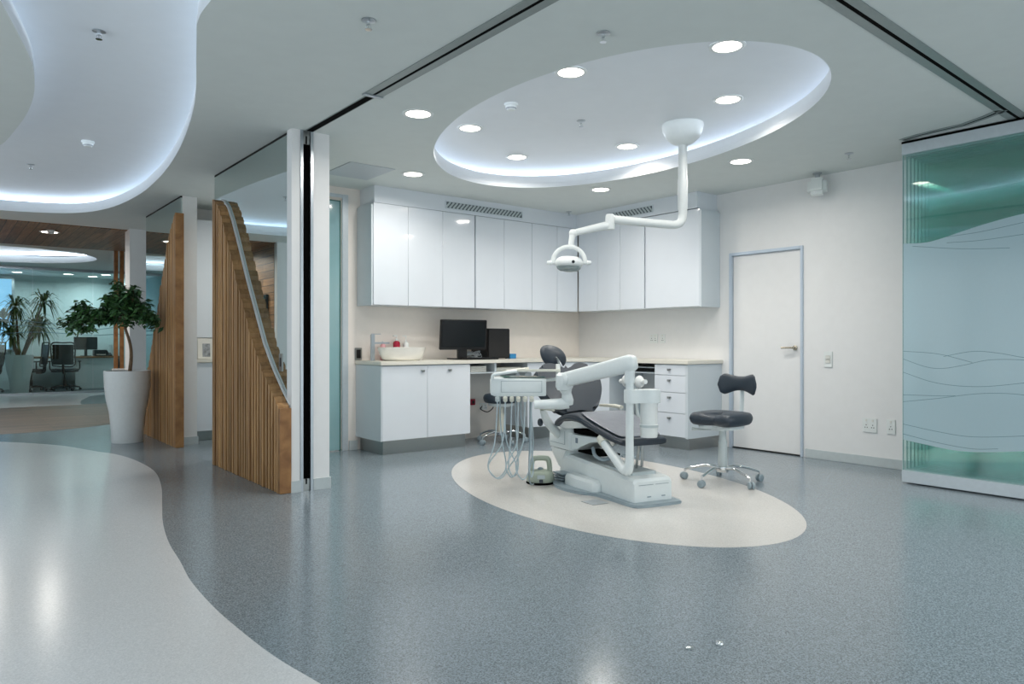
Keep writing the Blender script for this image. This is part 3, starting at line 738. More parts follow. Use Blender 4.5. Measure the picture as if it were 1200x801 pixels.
t = thing('soap_dispenser', 'slim white pump dispenser behind the basin, next to the red bottle', 'soap dispenser', (3.975, 6.845, .9285))
mb = MB(); mb.lathe([(0, 0), (.03, 0), (.031, .01), (.031, .17), (.02, .19), (0, .19)], n=24); mb.build('bottle', M['white_plastic'], t)
mb = MB(); mb.lathe([(0, .19), (.011, .19), (.011, .21), (.004, .212), (.004, .25), (0, .25)], n=16); mb.span((-.04, -.006, .25), (.008, .006, .26), .002); mb.build('pump', M['white_plastic'], t)
t = thing('soap_bottle', 'pale pink bottle behind the left of the basin', 'soap bottle', (3.70, 6.85, .9285))
mb = MB(); mb.lathe([(0, 0), (.028, 0), (.03, .015), (.03, .15), (.012, .18), (0, .18)], n=24); mb.build('bottle', M['pink'], t)
mb = MB(); mb.lathe([(0, .18), (.012, .18), (.012, .20), (0, .20)], n=16); mb.build('cap', M['white_plastic'], t)

# computer
t = thing('monitor', 'black flat monitor on a square stand on the cream worktop', 'monitor', (4.56, 6.62, .9285), math.radians(-9))
MB().box((0, -.02, .272), (.56, .035, .33), .006, (.10, 0, 0)).build('casing', M['black'], t)
MB().box((0, -.0395, .277), (.525, .003, .285), .001, (.10, 0, 0)).build('screen', M['black_gloss'], t)
MB().span((-.055, -.005, .014), (.055, .035, .22), .005).build('stand', M['black'], t)
MB().span((-.15, -.11, 0), (.15, .10, .014), .005).build('stand_base', M['black'], t)
t = thing('computer_tower', 'black computer tower standing beside the monitor', 'computer', (5.02, 6.66, .9285), math.radians(6))
MB().span((-.17, -.09, .006), (.17, .20, .345), .006).build('case', M['black'], t)
MB().span((-.165, -.096, .012), (.165, -.0905, .34), .003).build('front_bezel', M['black_gloss'], t)
mb = MB(); mb.lathe([(0, 0), (.009, 0), (.009, .006), (0, .006)], n=14, mtx=Matrix.Translation((.17, -.03, .22)) @ Matrix.Rotation(PI / 2, 4, 'Y')); mb.build('side_button', M['grey_plastic'], t)
for sx in (-.14, .14):
    for sy in (-.06, .17): MB().lathe([(0, 0), (.012, 0), (.012, .006), (0, .006)], c=(sx, sy, 0), n=12).build('foot', M['rubber'], t)
mb = MB(); mb.span((-.21, -.07, 0), (.21, .07, .018), .004)
kb = mb.build('keyboard', M['black'], mtx=Matrix.Translation((4.66, 6.434, .9285))); tag(kb, 'black keyboard lying on the worktop in front of the monitor', 'keyboard')
mb = MB()
for r in range(4):
    for c_ in range(14): mb.span((-.195 + c_ * .028, -.055 + r * .028, .018), (-.195 + c_ * .028 + .023, -.055 + r * .028 + .023, .023))
mb.build('keys', M['charcoal_mesh'], kb, smooth=False)
mb = MB()
random.seed(3)
for i in range(9):
    a = [(random.uniform(-.13, .13), random.uniform(-.05, .05), .006 + random.uniform(0, .085)) for _ in range(5)]
    mb.tube(a, .0045, 6, smooth=5)
tag(mb.build('cable_bundle', M['alu_white'], mtx=Matrix.Translation((4.745, 6.70, .9285))), 'tangled pale cables between the monitor stand and the tower', 'cables')
tag(MB().span((-.045, -.035, 0), (.045, .035, .055), .003).build('card_box', M['blue'], mtx=Matrix.Translation((5.25, 6.62, .9285))), 'small blue box on the worktop beside the computer tower', 'box')

# wall plates
def plate(name, label, c, w, hh, nrm, group, kind):
    """nrm 'x' faces -x, 'y' faces -y"""
    t = thing(name, label, kind, c, 0 if nrm == 'y' else -PI / 2, group)
    return t
def mk_socket(label, c, nrm, w, hh, gang=2, m='white_plastic', group='wall sockets'):
    t = thing('wall_socket', label, 'socket', c, 0 if nrm == 'y' else -PI / 2, group)
    MB().span((-w / 2, -.009, -hh / 2), (w / 2, -.0005, hh / 2), .003).build('plate', M[m], t)
    mb = MB()
    for g in range(gang):
        gx = (g - (gang - 1) / 2) * w * .45
        for dx, dz in ((-.010, -.012), (.010, -.012), (0, .010)): mb.lathe([(0, 0), (.0042, 0), (.0042, .002), (0, .002)], n=10, mtx=Matrix.Translation((gx + dx, -.009, dz - .008)) @ Matrix.Rotation(PI / 2, 4, 'X'))
    mb.build('pin_holes', M['black'], t)
    for g in range(gang):
        gx = (g - (gang - 1) / 2) * w * .45
        MB().span((gx - .008, -.013, hh / 2 - .032), (gx + .008, -.009, hh / 2 - .012), .001).build('rocker', M['paper'], t)
    return t
mk_socket('double wall socket low on the right wall beside the glass stack', (6.6295, 3.13, .366), 'x', .13, .13, 2)
mk_socket('single wall socket low on the right wall, nearest the glass stack', (6.6295, 2.943, .368), 'x', .078, .13, 1)
mk_socket('double wall socket on the splashback above the knee space', (6.6295, 5.655, 1.16), 'x', .12, .11, 2)
mk_socket('single wall socket on the splashback, beside the double one', (6.6295, 5.52, 1.16), 'x', .07, .11, 1)
mk_socket('single socket on the wall inside the knee space beside the sink cabinet', (5.07, 6.9295, .36), 'y', .11, .08, 2)
t = thing('light_switch', 'white light switch at hand height beside the white door', 'switch', (6.6295, 3.52, .955), -PI / 2)
MB().span((-.042, -.009, -.075), (.042, -.0005, .075), .003).build('plate', M['white_plastic'], t)
MB().span((-.024, -.013, -.036), (.024, -.009, -.002), .002).build('rocker', M['paper'], t)
MB().span((-.024, -.013, .002), (.024, -.009, .036), .002).build('rocker', M['paper'], t)
t = thing('wall_socket', 'dark steel socket plate on the wall left of the tap', 'socket', (3.452, 6.9295, .995), 0, 'wall sockets')
MB().span((-.04, -.012, -.064), (.04, -.0005, .064), .004).build('plate', M['steel'], t)
MB().span((-.024, -.015, -.045), (.024, -.012, .045), .002).build('insert', M['black'], t)
t = thing('wall_box', 'small red box low on the wall inside the knee space', 'wall box', (4.905, 6.9295, .42), 0)
MB().span((-.03, -.03, -.035), (.03, -.0005, .035), .003).build('body', M['red'], t)
MB().span((-.015, -.033, -.02), (.015, -.0302, .02), .001).build('front_plate', M['black'], t)
mb = MB(); mb.tube([(5.03, 6.905, .36), (4.99, 6.87, .335), (5.07, 6.85, .30), (5.16, 6.87, .33), (5.2, 6.9, .36)], .006, 8, smooth=6)
tag(mb.build('power_cord', M['black']), 'black power cord looping from the socket in the knee space', 'cord')

# ================================================================== FOLDED GLASS STACK
t = thing('folding_glass_panel', 'front wave-frosted glass panel of the folded stack at the right', 'glass panel', (6.03, 2.587, 0), 0, 'folding glass panels parked by the right wall')
PWID = 1.06
MB().span((-.006, -PWID + .004, .10), (.006, -.004, 2.605), .0).build('pane', M['pane'], t, smooth=False)
MB().span((-.009, -.0038, .1045), (.009, -.0005, 2.6035)).build('edge_strip', M['pane_edge'], t, smooth=False)
MB().span((-.022, -PWID, .012), (.022, 0, .104), .003).build('bottom_rail', M['alu_white'], t, smooth=False)
MB().span((-.022, -PWID, 2.604), (.022, 0, 2.690), .003).build('top_rail', M['alu_white'], t, smooth=False)
MB().span((-.024, -PWID, 2.6905), (.024, 0, 2.7045)).build('brush_seal', M['rubber'], t, smooth=False)
yy = lambda y: y - 2.587
top = catmull([(yy(2.58), 1.900, 0), (yy(2.434), 1.892, 0), (yy(2.323), 1.906, 0), (yy(2.146), 1.951, 0), (yy(1.978), 1.990, 0), (yy(1.766), 2.026, 0), (yy(1.55), 2.03, 0), (-PWID + .006, 2.01, 0)], 5)
bot = catmull([(-PWID + .006, .39, 0), (yy(1.766), .347, 0), (yy(2.033), .309, 0), (yy(2.204), .302, 0), (yy(2.384), .32, 0), (yy(2.58), .345, 0)], 5)
mzy = Matrix(((0, 0, 1, 0), (1, 0, 0, 0), (0, 1, 0, 0), (0, 0, 0, 1)))
MB().prism([(v.x, v.y) for v in top] + [(v.x, v.y) for v in bot], -.0085, -.0065, mzy).build('frosted_film', M['film_frost'], t, smooth=False)
LN = [[(2.58, 1.047), (2.323, 1.028), (2.089, .968)], [(2.287, 1.009), (2.089, 1.05), (1.923, 1.04), (1.766, 1.011), (1.55, .99)],
      [(2.58, .985), (2.415, .928), (2.293, .918), (2.146, .947), (1.978, .989), (1.766, .993), (1.55, .97)], [(2.58, .88), (2.384, .816), (2.204, .791), (2.005, .794), (1.766, .83), (1.55, .87)],
      [(2.58, .646), (2.323, .688), (2.089, .733), (1.923, .749), (1.766, .746), (1.55, .72)], [(2.58, .701), (2.323, .707), (2.204, .714)],
      [(2.58, .468), (2.323, .432), (2.089, .417), (1.766, .456), (1.55, .50)], [(2.58, .39), (2.323, .347), (2.089, .328), (1.923, .347)],
      [(2.263, 1.919), (2.033, 1.931), (1.766, 1.965)], [(2.263, 1.874), (2.033, 1.868), (1.766, 1.881)], [(2.51, 1.873), (2.146, 1.816), (1.849, 1.793)]]
mb = MB()
for L_ in LN:
    P = catmull([(-.0088, yy(y), z) for y, z in L_], 6)
    mb.loft([[(p.x, p.y, p.z - .0018), (p.x, p.y, p.z + .0018), (p.x - .0004, p.y, p.z + .0018), (p.x - .0004, p.y, p.z - .0018)] for p in P])
mb.build('etched_waves', M['film_line'], t, smooth=False)
for i, w in enumerate(('second', 'third', 'fourth', 'fifth', 'sixth', 'seventh', 'last')):
    dup(t, (6.03 + .068 * (i + 1), 2.587, 0), 0, f'{w} wave-frosted glass panel counted from the front of the folded stack' if w != 'last' else 'hindmost wave-frosted glass panel of the folded stack, against the right wall')

# ================================================================== SURGICAL LAMP
k = (CT - 1.12) / 1.86
LX, LY = 4.999 * k, 3.947 * k
t = thing('surgical_light', 'white dental operating lamp hanging from the oval recess on a jointed arm', 'surgical lamp', (LX, LY, CT))
R_ = lambda x, y, z: ((x - 5.054) * k / 1.0108, (y - 3.993) * k / 1.0108, (z - 1.12) * k / 1.0108 - CT + 1.12)
mb = MB(); mb.lathe([(0, -.001), (.168, -.001), (.170, -.02), (.162, -.06), (.135, -.115), (.09, -.155), (.05, -.175), (0, -.18)], n=40); mb.build('ceiling_dome', M['white_plastic'], t)
mb = MB(); mb.lathe([(0, -.178), (.037, -.178), (.037, -.45), (.041, -.46), (.041, -.70), (.036, -.71), (.036, -.745), (0, -.745)], n=24); mb.build('drop_pole', M['white_plastic'], t)
mb = MB(); mb.tube([R_(5.054, 3.993, 2.31), R_(5.054, 3.993, 2.22), R_(5.035, 3.998, 2.155), R_(4.98, 4.015, 2.128), R_(4.88, 4.045, 2.125), R_(4.40, 4.195, 2.135)], .034, 14, smooth=5); mb.build('main_arm', M['white_plastic'], t)
mb = MB(); mb.lathe([(0, -.075), (.036, -.075), (.038, -.065), (.038, .03), (.03, .045), (0, .045)], c=R_(4.377, 4.205, 2.13), n=24); mb.build('elbow_joint', M['white_plastic'], t)
mb = MB(); mb.tube([R_(4.375, 4.21, 2.085), R_(4.30, 4.245, 2.07), R_(4.104, 4.357, 2.015)], [.036, .032, .026], 14, smooth=4)
mb.ell(R_(4.10, 4.357, 2.012), (.033, .033, .033)); mb.build('spring_arm', M['white_plastic'], t)
mb = MB(); mb.tube([R_(4.098, 4.357, 2.01), R_(4.08, 4.357, 1.94), R_(4.073, 4.357, 1.885)], [.026, .022, .024], 12, smooth=4); mb.build('neck', M['white_plastic'], t)
hm = Matrix.Translation(R_(4.053, 4.357, 1.765)) @ Matrix.Rotation(math.radians(-38.5), 4, 'Z')
mb = MB()
mb.loft([[hm @ Vector((x, y, z + .03 * x * -1)) for x, y in [(a * math.cos(2 * PI * j / 36), b * math.sin(2 * PI * j / 36)) for j in range(36)]] for a, b, z in ((.02, .02, .052), (.06, .06, .048), (.095, .095, .034), (.112, .112, .008), (.112, .112, -.012), (.10, .10, -.028))])
head = mb.build('lamp_head', M['white_plastic'], t, angle=60)
mb = MB(); mb.loft([[hm @ Vector((a * math.cos(2 * PI * j / 36), a * math.sin(2 * PI * j / 36), z - .03 * a * math.cos(2 * PI * j / 36))) for j in range(36)] for a, z in ((.098, -.0285), (.092, -.046), (.07, -.062), (.02, -.07))])
mb.build('reflector', M['lamp_lens'], head)
mb = MB(); mb.lathe([(0, 0), (.012, 0), (.012, .004), (0, .004)], n=16, mtx=hm @ Matrix.Translation((.025, -.1135, -.002)) @ Matrix.Rotation(PI / 2, 4, 'X')); mb.build('sensor_eye', M['black_gloss'], head)
mb = MB()
arch = [hm @ Vector((.128 * math.cos(a), -.012, .002 + .125 * math.sin(a))) for a in [math.radians(d) for d in range(0, 181, 10)]]
mb.tube(arch, .013, 10, flat=1.3); mb.build('yoke', M['white_plastic'], t)
for sx in (-1, 1):
    mb = MB(); mb.tube([hm @ Vector((sx * .108, -.012, 0)), hm @ Vector((sx * .135, -.012, 0)), hm @ Vector((sx * .137, -.012, 0)), hm @ Vector((sx * .172, -.012, 0))], [.011, .013, .018, .014], 12); mb.build('handle', M['white_plastic'], t)

# ================================================================== DENTAL CHAIR
ch = thing('dental_chair', 'white and charcoal dental treatment chair with side-mounted instrument unit on the pale floor oval', 'dental chair', (3.88, 3.32, .0016), math.radians(-13.12))
def sm(p, n=5): return [(v.x, v.y) for v in catmull([(x, y, 0) for x, y in p], n, True)]
bp = sm([(-.20, -.03), (-.16, -.075), (0, -.085), (.16, -.075), (.20, -.03), (.21, .3), (.20, .9), (.12, 1.12), (-.12, 1.12), (-.24, 1.0), (-.33, .80), (-.335, .62), (-.29, .46), (-.235, .40), (-.215, .2)])
MB().prism(bp, 0, .022, bev=.006).build('base_plate', M['equip_grey'], ch)
# base housing: side profile (v, z) extruded across, chamfered
mb = MB()
def sec(v, w, z0, z1, cr=.02): return [(-w, v, z0), (-w, v, z1 - cr), (-w + cr, v, z1), (w - cr, v, z1), (w, v, z1 - cr), (w, v, z0)]
mb.loft([sec(-.005, .155, .022, .16), sec(.008, .162, .022, .178), sec(.05, .164, .022, .183), sec(.5, .162, .022, .207), sec(.86, .150, .022, .220), sec(1.06, .14, .022, .225)])
base = mb.build('base_housing', M['equip'], ch, angle=30)
mb = MB()
mb.span((-.10, .10, .182), (.10, .70, .2075), .002); mb.build('top_cover', M['equip_shade'], base)
mb = MB(); mb.span((-.12, -.0078, .135), (.0, -.0045, .138)); mb.span((.02, -.0078, .135), (.13, -.0045, .138)); mb.span((-.05, -.0085, .05), (-.02, -.0045, .057)); mb.span((.07, -.0085, .05), (.10, -.0045, .057)); mb.build('front_seams', M['equip_grey'], base, smooth=False)
mb = MB(); mb.loft([[(-.165, v, .022), (-.165, v, z1), (-.165 - w * .75, v, z1), (-.165 - w, v, z1 - .02), (-.165 - w, v, .022)] for v, w, z1 in ((.40, .03, .07), (.43, .062, .10), (.62, .085, .105), (.78, .085, .105), (.83, .06, .09))])
mb.build('side_pod', M['equip'], ch)
mb = MB()
for z in (.035, .055, .075): mb.span((-.245, .84, z), (-.145, 1.0, z + .009), .003)
mb.build('foot_switch', M['equip_grey'], ch)
# column at the head end
mb = MB()
def csec(z, v0, v1, w, r=.03): return [(-w, v0 + r, z), (-w, v1 - r, z), (-w + r, v1, z), (w - r, v1, z), (w, v1 - r, z), (w, v0 + r, z), (w - r, v0, z), (-w + r, v0, z)]
mb.loft([csec(.10, 1.05, 1.15, .12), csec(.20, .96, 1.19, .152), csec(.255, .90, 1.21, .160)])
col = mb.build('lower_column', M['equip'], ch)
mb = MB(); mb.loft([csec(.262, .845, 1.215, .165), csec(.30, .84, 1.22, .170), csec(.40, .85, 1.22, .166), csec(.435, .88, 1.18, .14)])
lc_ = mb.build('lift_column', M['equip'], ch)
mb = MB(); mb.span((-.1716, .93, .30), (-.1695, .934, .405)); mb.span((-.1716, .93, .300), (-.1695, 1.17, .303)); mb.span((-.12, .836, .335), (.12, .8405, .338)); mb.build('panel_seams', M['equip_grey'], lc_, smooth=False)
mb = MB(); mb.span((-.10, .55, .252), (.10, .842, .266)); mb.span((-.13, .44, .402), (.13, .86, .436)); mb.build('black_gap', M['rubber'], ch, smooth=False)  # black blocks in the gaps above and below the lift arm
arm = MB(); mx = Matrix(((0, 0, 1, 0), (1, 0, 0, 0), (0, 1, 0, 0), (0, 0, 0, 1)))
arm.prism([(.84, .275), (.84, .395), (.62, .403), (.45, .412), (.44, .385), (.56, .362), (.66, .335), (.76, .285)], -.165, .165, mx, .008)
arm.build('lift_arm', M['equip'], ch)
mb = MB(); mb.span((-.1665, .735, .335), (-.1652, .77, .375)); mb.build('label_plate', M['sticker'], ch, smooth=False)
mb = MB(); mb.tube([(-.10, .62, .31), (-.12, .55, .26), (-.1, .46, .245), (-.04, .40, .28)], .014, 10, smooth=6); mb.build('air_hose', M['equip_grey'], ch)
# seat shell and cushions
ax = Vector((1, 0, 0))
def padst(path, dz=0., dt=0.):
    st = []
    for i, (v, z, w, th) in enumerate(path):
        a = path[max(i - 1, 0)]; b = path[min(i + 1, len(path) - 1)]
        T = Vector((0, b[0] - a[0], b[1] - a[1])).normalized(); Nn = T.cross(ax)
        st.append((Vector((0, v, z)) + Nn * dz * (1 if Nn.z > 0 else -1), ax, Nn, w, th))
    return st
def dense(path, n=5):
    return [tuple(row) for row in zip(*[[v for v in c] for c in zip(*[(p1[0], p1[1]) for p1 in [(0, 0)]])])] if False else [
        (a.x, a.y, b.x, b.y) for a, b in zip(catmull([(p[0], p[1], 0) for p in path], n), catmull([(p[2], p[3], 0) for p in path], n))]
seat_path = [(1.005, .462, .18, .012), (.985, .468, .225, .026), (.93, .490, .245, .034), (.82, .528, .25, .035), (.70, .543, .25, .035), (.58, .535, .248, .034), (.48, .508, .24, .032), (.34, .470, .222, .030), (.20, .436, .205, .028), (.105, .422, .188, .026), (.085, .420, .165, .013)]
mb = MB(); mb.pad(padst(dense(seat_path)), 3.6, 32); mb.build('seat_cushion', M['vinyl'], ch, angle=60)
wp = [(v, z - .006, w + .006, .021) for v, z, w, th in seat_path]
mb = MB(); mb.pad(padst(dense(wp)), 5., 32); mb.build('seat_welt', M['vinyl_dark'], ch, angle=60)
fp = [(.66, .5815, .15, .003), (.62, .5815, .20, .004), (.50, .5535, .215, .004), (.34, .5055, .195, .004), (.20, .4705, .178, .004), (.14, .4595, .165, .004), (.12, .4555, .12, .002)]
mb = MB(); mb.pad(padst(dense(fp)), 6., 32); mb.build('foot_cover', M['film'], ch, angle=60)
mb = MB(); mb.loft([[(-w, v, z1), (-w * .8, v, z0), (w * .8, v, z0), (w, v, z1)] for v, w, z0, z1 in ((.97, .2, .425, .452), (.86, .23, .437, .495), (.72, .23, .455, .514), (.58, .22, .470, .508), (.47, .20, .455, .480), (.40, .18, .445, .462))])
mb.build('seat_shell', M['equip'], ch)
# backrest: outlined plate leaning back
def frame3(o, U, S): 
    U = Vector(U).normalized(); S = Vector(S).normalized(); Nn = U.cross(S)
    return Matrix(((U.x, S.x, Nn.x, o[0]), (U.y, S.y, Nn.y, o[1]), (U.z, S.z, Nn.z, o[2]), (0, 0, 0, 1)))
bo = frame3((0, 1.03, .520), (1, 0, 0), (0, .24, .36))
half = [(0, .012), (.10, .0), (.165, .02), (.225, .10), (.275, .20), (.292, .29), (.282, .37), (.235, .435), (.165, .462), (.095, .455), (.045, .425), (0, .412)]
full = half + [(-x, y) for x, y in half[-2:0:-1]]
mb = MB(); mb.prism(sm(full, 4), -.002, .066, bo, .026, 4); mb.build('backrest', M['vinyl'], ch, angle=60)
mb = MB(); mb.prism([(x * 1.02, .01 + y * .985) for x, y in sm(full, 4)], -.036, -.0025, bo, .016, 3); mb.build('backrest_shell', M['vinyl_dark'], ch, angle=60)
mb = MB(); mb.span((-.10, 1.0, .435), (.10, 1.10, .52), .012); mb.tube([(0, 1.08, .47), (0, 1.17, .60), (0, 1.25, .70)], [.06, .05, .04], 10); mb.build('back_support', M['equip_shade'], ch)
mb = MB(); mb.tube([(0, 1.27, .865), (0, 1.345, .93), (0, 1.40, .965)], .016, 10, flat=2.2); hp = mb.build('headrest_post', M['chrome'], ch)
hb = frame3((0, 1.44, .995), (.985, -.05, -.16), (0, .42, .86))
mb = MB(); mb.pad([(hb @ Vector((0, s_, .012 * math.cos(s_ * 18) - .006)), hb.to_3x3() @ Vector((1, 0, 0)), hb.to_3x3() @ Vector((0, 0, 1)), w, tt) for s_, w, tt in [(.100 * math.sin(a), max(.122 * math.cos(a) ** .7, .004), max(.050 * math.cos(a) ** .6, .004)) for a in [math.radians(d) for d in (-88, -80, -70, -58, -45, -30, -15, 0, 15, 30, 45, 58, 70, 80, 88)]]], 2.2, 32)
mb.build('headrest', M['vinyl'], ch, angle=70)
# armrest on the far side and near pivot
mb = MB(); mb.tube([(.335, .88, .584), (.335, 1.0, .586), (.335, 1.2, .575)], [.020, .022, .018], 10, smooth=3, flat=.7); 
a_ = mb.build('armrest', M['cream'], ch)
mb = MB(); mb.tube([(.335, .90, .575), (.33, .905, .50), (.22, .91, .455)], .016, 10, smooth=3); mb.build('bracket', M['equip'], a_)
mb = MB(); mb.tube([(-.345, .80, .592), (-.345, 1.0, .592), (-.345, 1.10, .584)], [.014, .017, .014], 10, smooth=3, flat=.6); a_ = mb.build('armrest', M['cream'], ch)
mb = MB(); mb.tube([(-.335, .99, .58), (-.30, 1.0, .50), (-.22, 1.03, .42), (-.16, 1.05, .37)], [.028, .032, .036, .036], 12, smooth=4); mb.build('bracket', M['equip'], a_)
mb = MB(); mb.lathe([(0, 0), (.03, 0), (.032, .012), (.026, .02), (0, .02)], n=20, mtx=Matrix.Translation((-.325, 1.04, .475)) @ Matrix.Rotation(-PI / 2, 4, 'Y')); mb.build('pivot_knob', M['vinyl_dark'], a_)
# swing post and arm carrying the instrument unit
PX, PY = -.195, -.005
mb = MB(); mb.tube([(-.20, .305, .402), (-.198, .26, .365), (-.195, .15, .29), (-.193, .06, .24), (-.195, .012, .248), (PX, PY, .32), (PX, PY, .45), (PX, PY, .92)], [.031, .032, .033, .034, .033, .029, .027, .027], 16, smooth=6)
post = mb.build('swing_post', M['equip'], ch)
mb = MB(); mb.tube([(-.19, .36, .412), (-.08, .46, .41)], .032, 12); mb.tube([(-.205, .296, .395), (-.195, .34, .425)], [.038, .042], 16); mb.build('pivot_cap', M['cream'], post)
mb = MB(); mb.tube([(PX, PY, .84), (PX, PY, .955)], .036, 16); mb.build('collar', M['equip'], post)
J = Vector((-.338, .642, .832))
A0 = Vector((PX, PY, .972))
mb = MB(); T = (J - A0).normalized(); side = T.cross(Vector((0, 0, 1))).normalized(); up = side.cross(T)
def rr(c, a, b, e=3.5, n=20):
    out = []
    for j in range(n):
        q = 2 * PI * j / n; ct, sn = math.cos(q), math.sin(q)
        out.append(c + side * a * math.copysign(abs(ct) ** (2 / e), ct) + up * b * math.copysign(abs(sn) ** (2 / e), sn))
    return out
Lh = (J - A0).length
mb.loft([rr(A0 - T * .055, .012, .018), rr(A0 - T * .045, .032, .046), rr(A0 - T * .01, .042, .060), rr(A0 + T * .08, .042, .060), rr(A0 + T * Lh * .55, .041, .056), rr(A0 + T * (Lh - .02), .042, .056)])
mb.build('spring_arm', M['equip'], ch, angle=50)
mb = MB(); mb.tube([J + Vector((0, 0, -.075)), J + Vector((0, 0, -.05)), J + Vector((0, 0, .035)), J + Vector((0, 0, .055))], [.052, .066, .064, .045], 20)
mb.tube([J + Vector((.005, -.01, -.06)), J + Vector((.02, .0, -.10)), J + Vector((.03, .005, -.15)), J + Vector((.035, .008, -.185))], [.05, .036, .046, .040], 18, smooth=4)
aj_ = mb.build('arm_joint', M['equip'], ch)
mb = MB(); pm_ = Matrix.Translation(J - T * .045 - side * 0) @ Matrix(((side.x, up.x, T.x, 0), (side.y, up.y, T.y, 0), (side.z, up.z, T.z, 0), (0, 0, 0, 1))) @ Matrix.Rotation(-PI / 2, 4, 'Y')
for sg_ in (-1, 1): mb.lathe([(0, .0405), (.040, .0405), (.042, .046), (.036, .05), (0, .05)], n=24, mtx=pm_ @ Matrix.Diagonal((1, 1, sg_, 1)))
mb.build('pivot_disc', M['equip'], aj_)
E1 = J + Vector((.035, .008, -.17))
mb = MB(); mb.tube([E1, E1 + Vector((-.05, .02, -.01)), Vector((-.44, .71, .650)), Vector((-.535, .755, .646))], [.046, .043, .038, .034], 14, smooth=4); mb.build('lower_arm', M['equip'], ch)
# instrument unit, turned to face the foot-left side
TC = Vector((-.617, .845, 0)); ta = math.radians(-25.2)
TM = Matrix.Translation(TC) @ Matrix.Rotation(ta, 4, 'Z')
mb = MB()
def tsec(x, y0, y1, z0, z1): return [TM @ Vector(p) for p in ((x, y0 + .012, z0), (x, y0, z0 + .03), (x, y0 + .008, z1 - .01), (x, y0 + .02, z1), (x, y1 - .02, z1), (x, y1, z1 - .02), (x, y1 - .02, z0))]
mb.loft([tsec(-.222, .03, .24, .735, .83), tsec(-.212, .005, .27, .715, .842), tsec(-.185, -.006, .28, .705, .846), tsec(0, -.012, .285, .705, .843), tsec(.19, -.008, .28, .707, .841), tsec(.206, .0, .27, .710, .838)])
tray = mb.build('instrument_unit', M['equip'], ch, angle=30)
mb = MB()
for z in (.822, .738):
    mb.box(TM @ Vector((.02, -.0118, z)), (.31, .002, .0025), 0, (0, 0, ta))
mb.box(TM @ Vector((-.135, -.0105, .78)), (.0025, .002, .085), 0, (0, 0, ta)); mb.box(TM @ Vector((.172, -.0105, .78)), (.0025, .002, .085), 0, (0, 0, ta))
mb.build('panel_seams', M['equip_grey'], tray, smooth=False)
mb = MB(); mb.prism([(TM @ Vector((x, y, 0))).to_2d()[:] for x, y in ((-.12, .01), (.20, .01), (.20, .24), (-.15, .24))], .8465, .852, bev=.002); mb.build('glass_mat', M['dark_green_glass'], tray)
mb = MB(); mb.tube([TM @ Vector(p) for p in ((-.205, .0, .835), (-.195, -.005, .868), (-.14, -.01, .88), (-.05, .0, .893), (-.01, .02, .893))], .013, 10, smooth=5); mb.build('grab_handle', M['equip'], tray)
mb = MB(); mb.pad([(TM @ Vector((x, y, z)), TM.to_3x3() @ Vector((.2, 1, 0)), (0, 0, 1), w, .012) for x, y, z, w in ((-.10, .06, .895, .01), (-.08, .06, .896, .05), (-.0, .07, .905, .06), (.06, .08, .912, .05), (.075, .08, .913, .01))], 3, 20); mb.build('tray_arm', M['cream'], tray)
mb = MB(); mb.box(TM @ Vector((.15, .10, .897)), (.33, .22, .010), .004, (0, 0, ta)); mb.box(TM @ Vector((.15, -.005, .903)), (.33, .010, .018), .004, (0, 0, ta)); mb.build('instrument_tray', M['cream'], tray)
mb = MB(); mb.tube([TM @ Vector((.30, .05, .80)), TM @ Vector((.30, .05, .95))], .017, 12); mb.tube([TM @ Vector((.30, .05, .835)), TM @ Vector((.19, .08, .825))], .014, 10); mb.build('tray_post', M['white_plastic'], tray)
mb = MB(); mb.box(TM @ Vector((.07, .03, .872)), (.05, .03, .03), .004, (0, 0, ta)); mb.box(TM @ Vector((-.01, .03, .87)), (.03, .03, .026), .004, (0, 0, ta)); mb.build('tray_clip', M['grey_plastic'], tray)
hx = (-.165, -.105, -.055, -.005, .045, .095)
for i, x in enumerate(hx):
    mb = MB(); mb.box(TM @ Vector((x, -.003, .686)), (.032, .05, .038), .006, (.25, 0, ta)); 
    hd = mb.build('instrument_holder', M['cream'] if i else M['equip_shade'], tray)
random.seed(11)
hose = [(-.165, -.10, .095), (-.155, -.02, .09), (-.06, -.05, .105), (-.055, -.0, .10), (.03, .06, .085), (.09, .09, .10)]
for i, x in enumerate(hx):
    bx = hose[i][0] + random.uniform(-.02, .02); bz = hose[i][2]
    x2 = x + (.02, .12, .03, -.10, .05, -.01)[i]; sp = (.085, .10, .045, .05, .07, .02)[i]
    P = [(x, -.012, .665), (x - .004, -.02, .55), (x - .25 * sp, -.03, .35), (bx - sp * .8, -.035, .19), (bx - sp * .35, -.03, bz + .012), (bx + sp * .2, -.015, bz), (bx + sp * .8, .01, .17), (x2 + .2 * sp, .03, .36), (x2, .05, .56), (x2, .06, .70)]
    mb = MB(); mb.tube([TM @ Vector(p) for p in P], .0052, 8, smooth=6); mb.build('instrument_hose', M['hose'], tray)
mb = MB(); mb.tube([TM @ Vector(p) for p in ((.085, -.005, .70), (.080, -.002, .35), (.075, .0, .12), (.09, .06, .03), (.115, .14, .012))], .006, 8, smooth=5); mb.build('foot_cable', M['equip_grey'], tray)
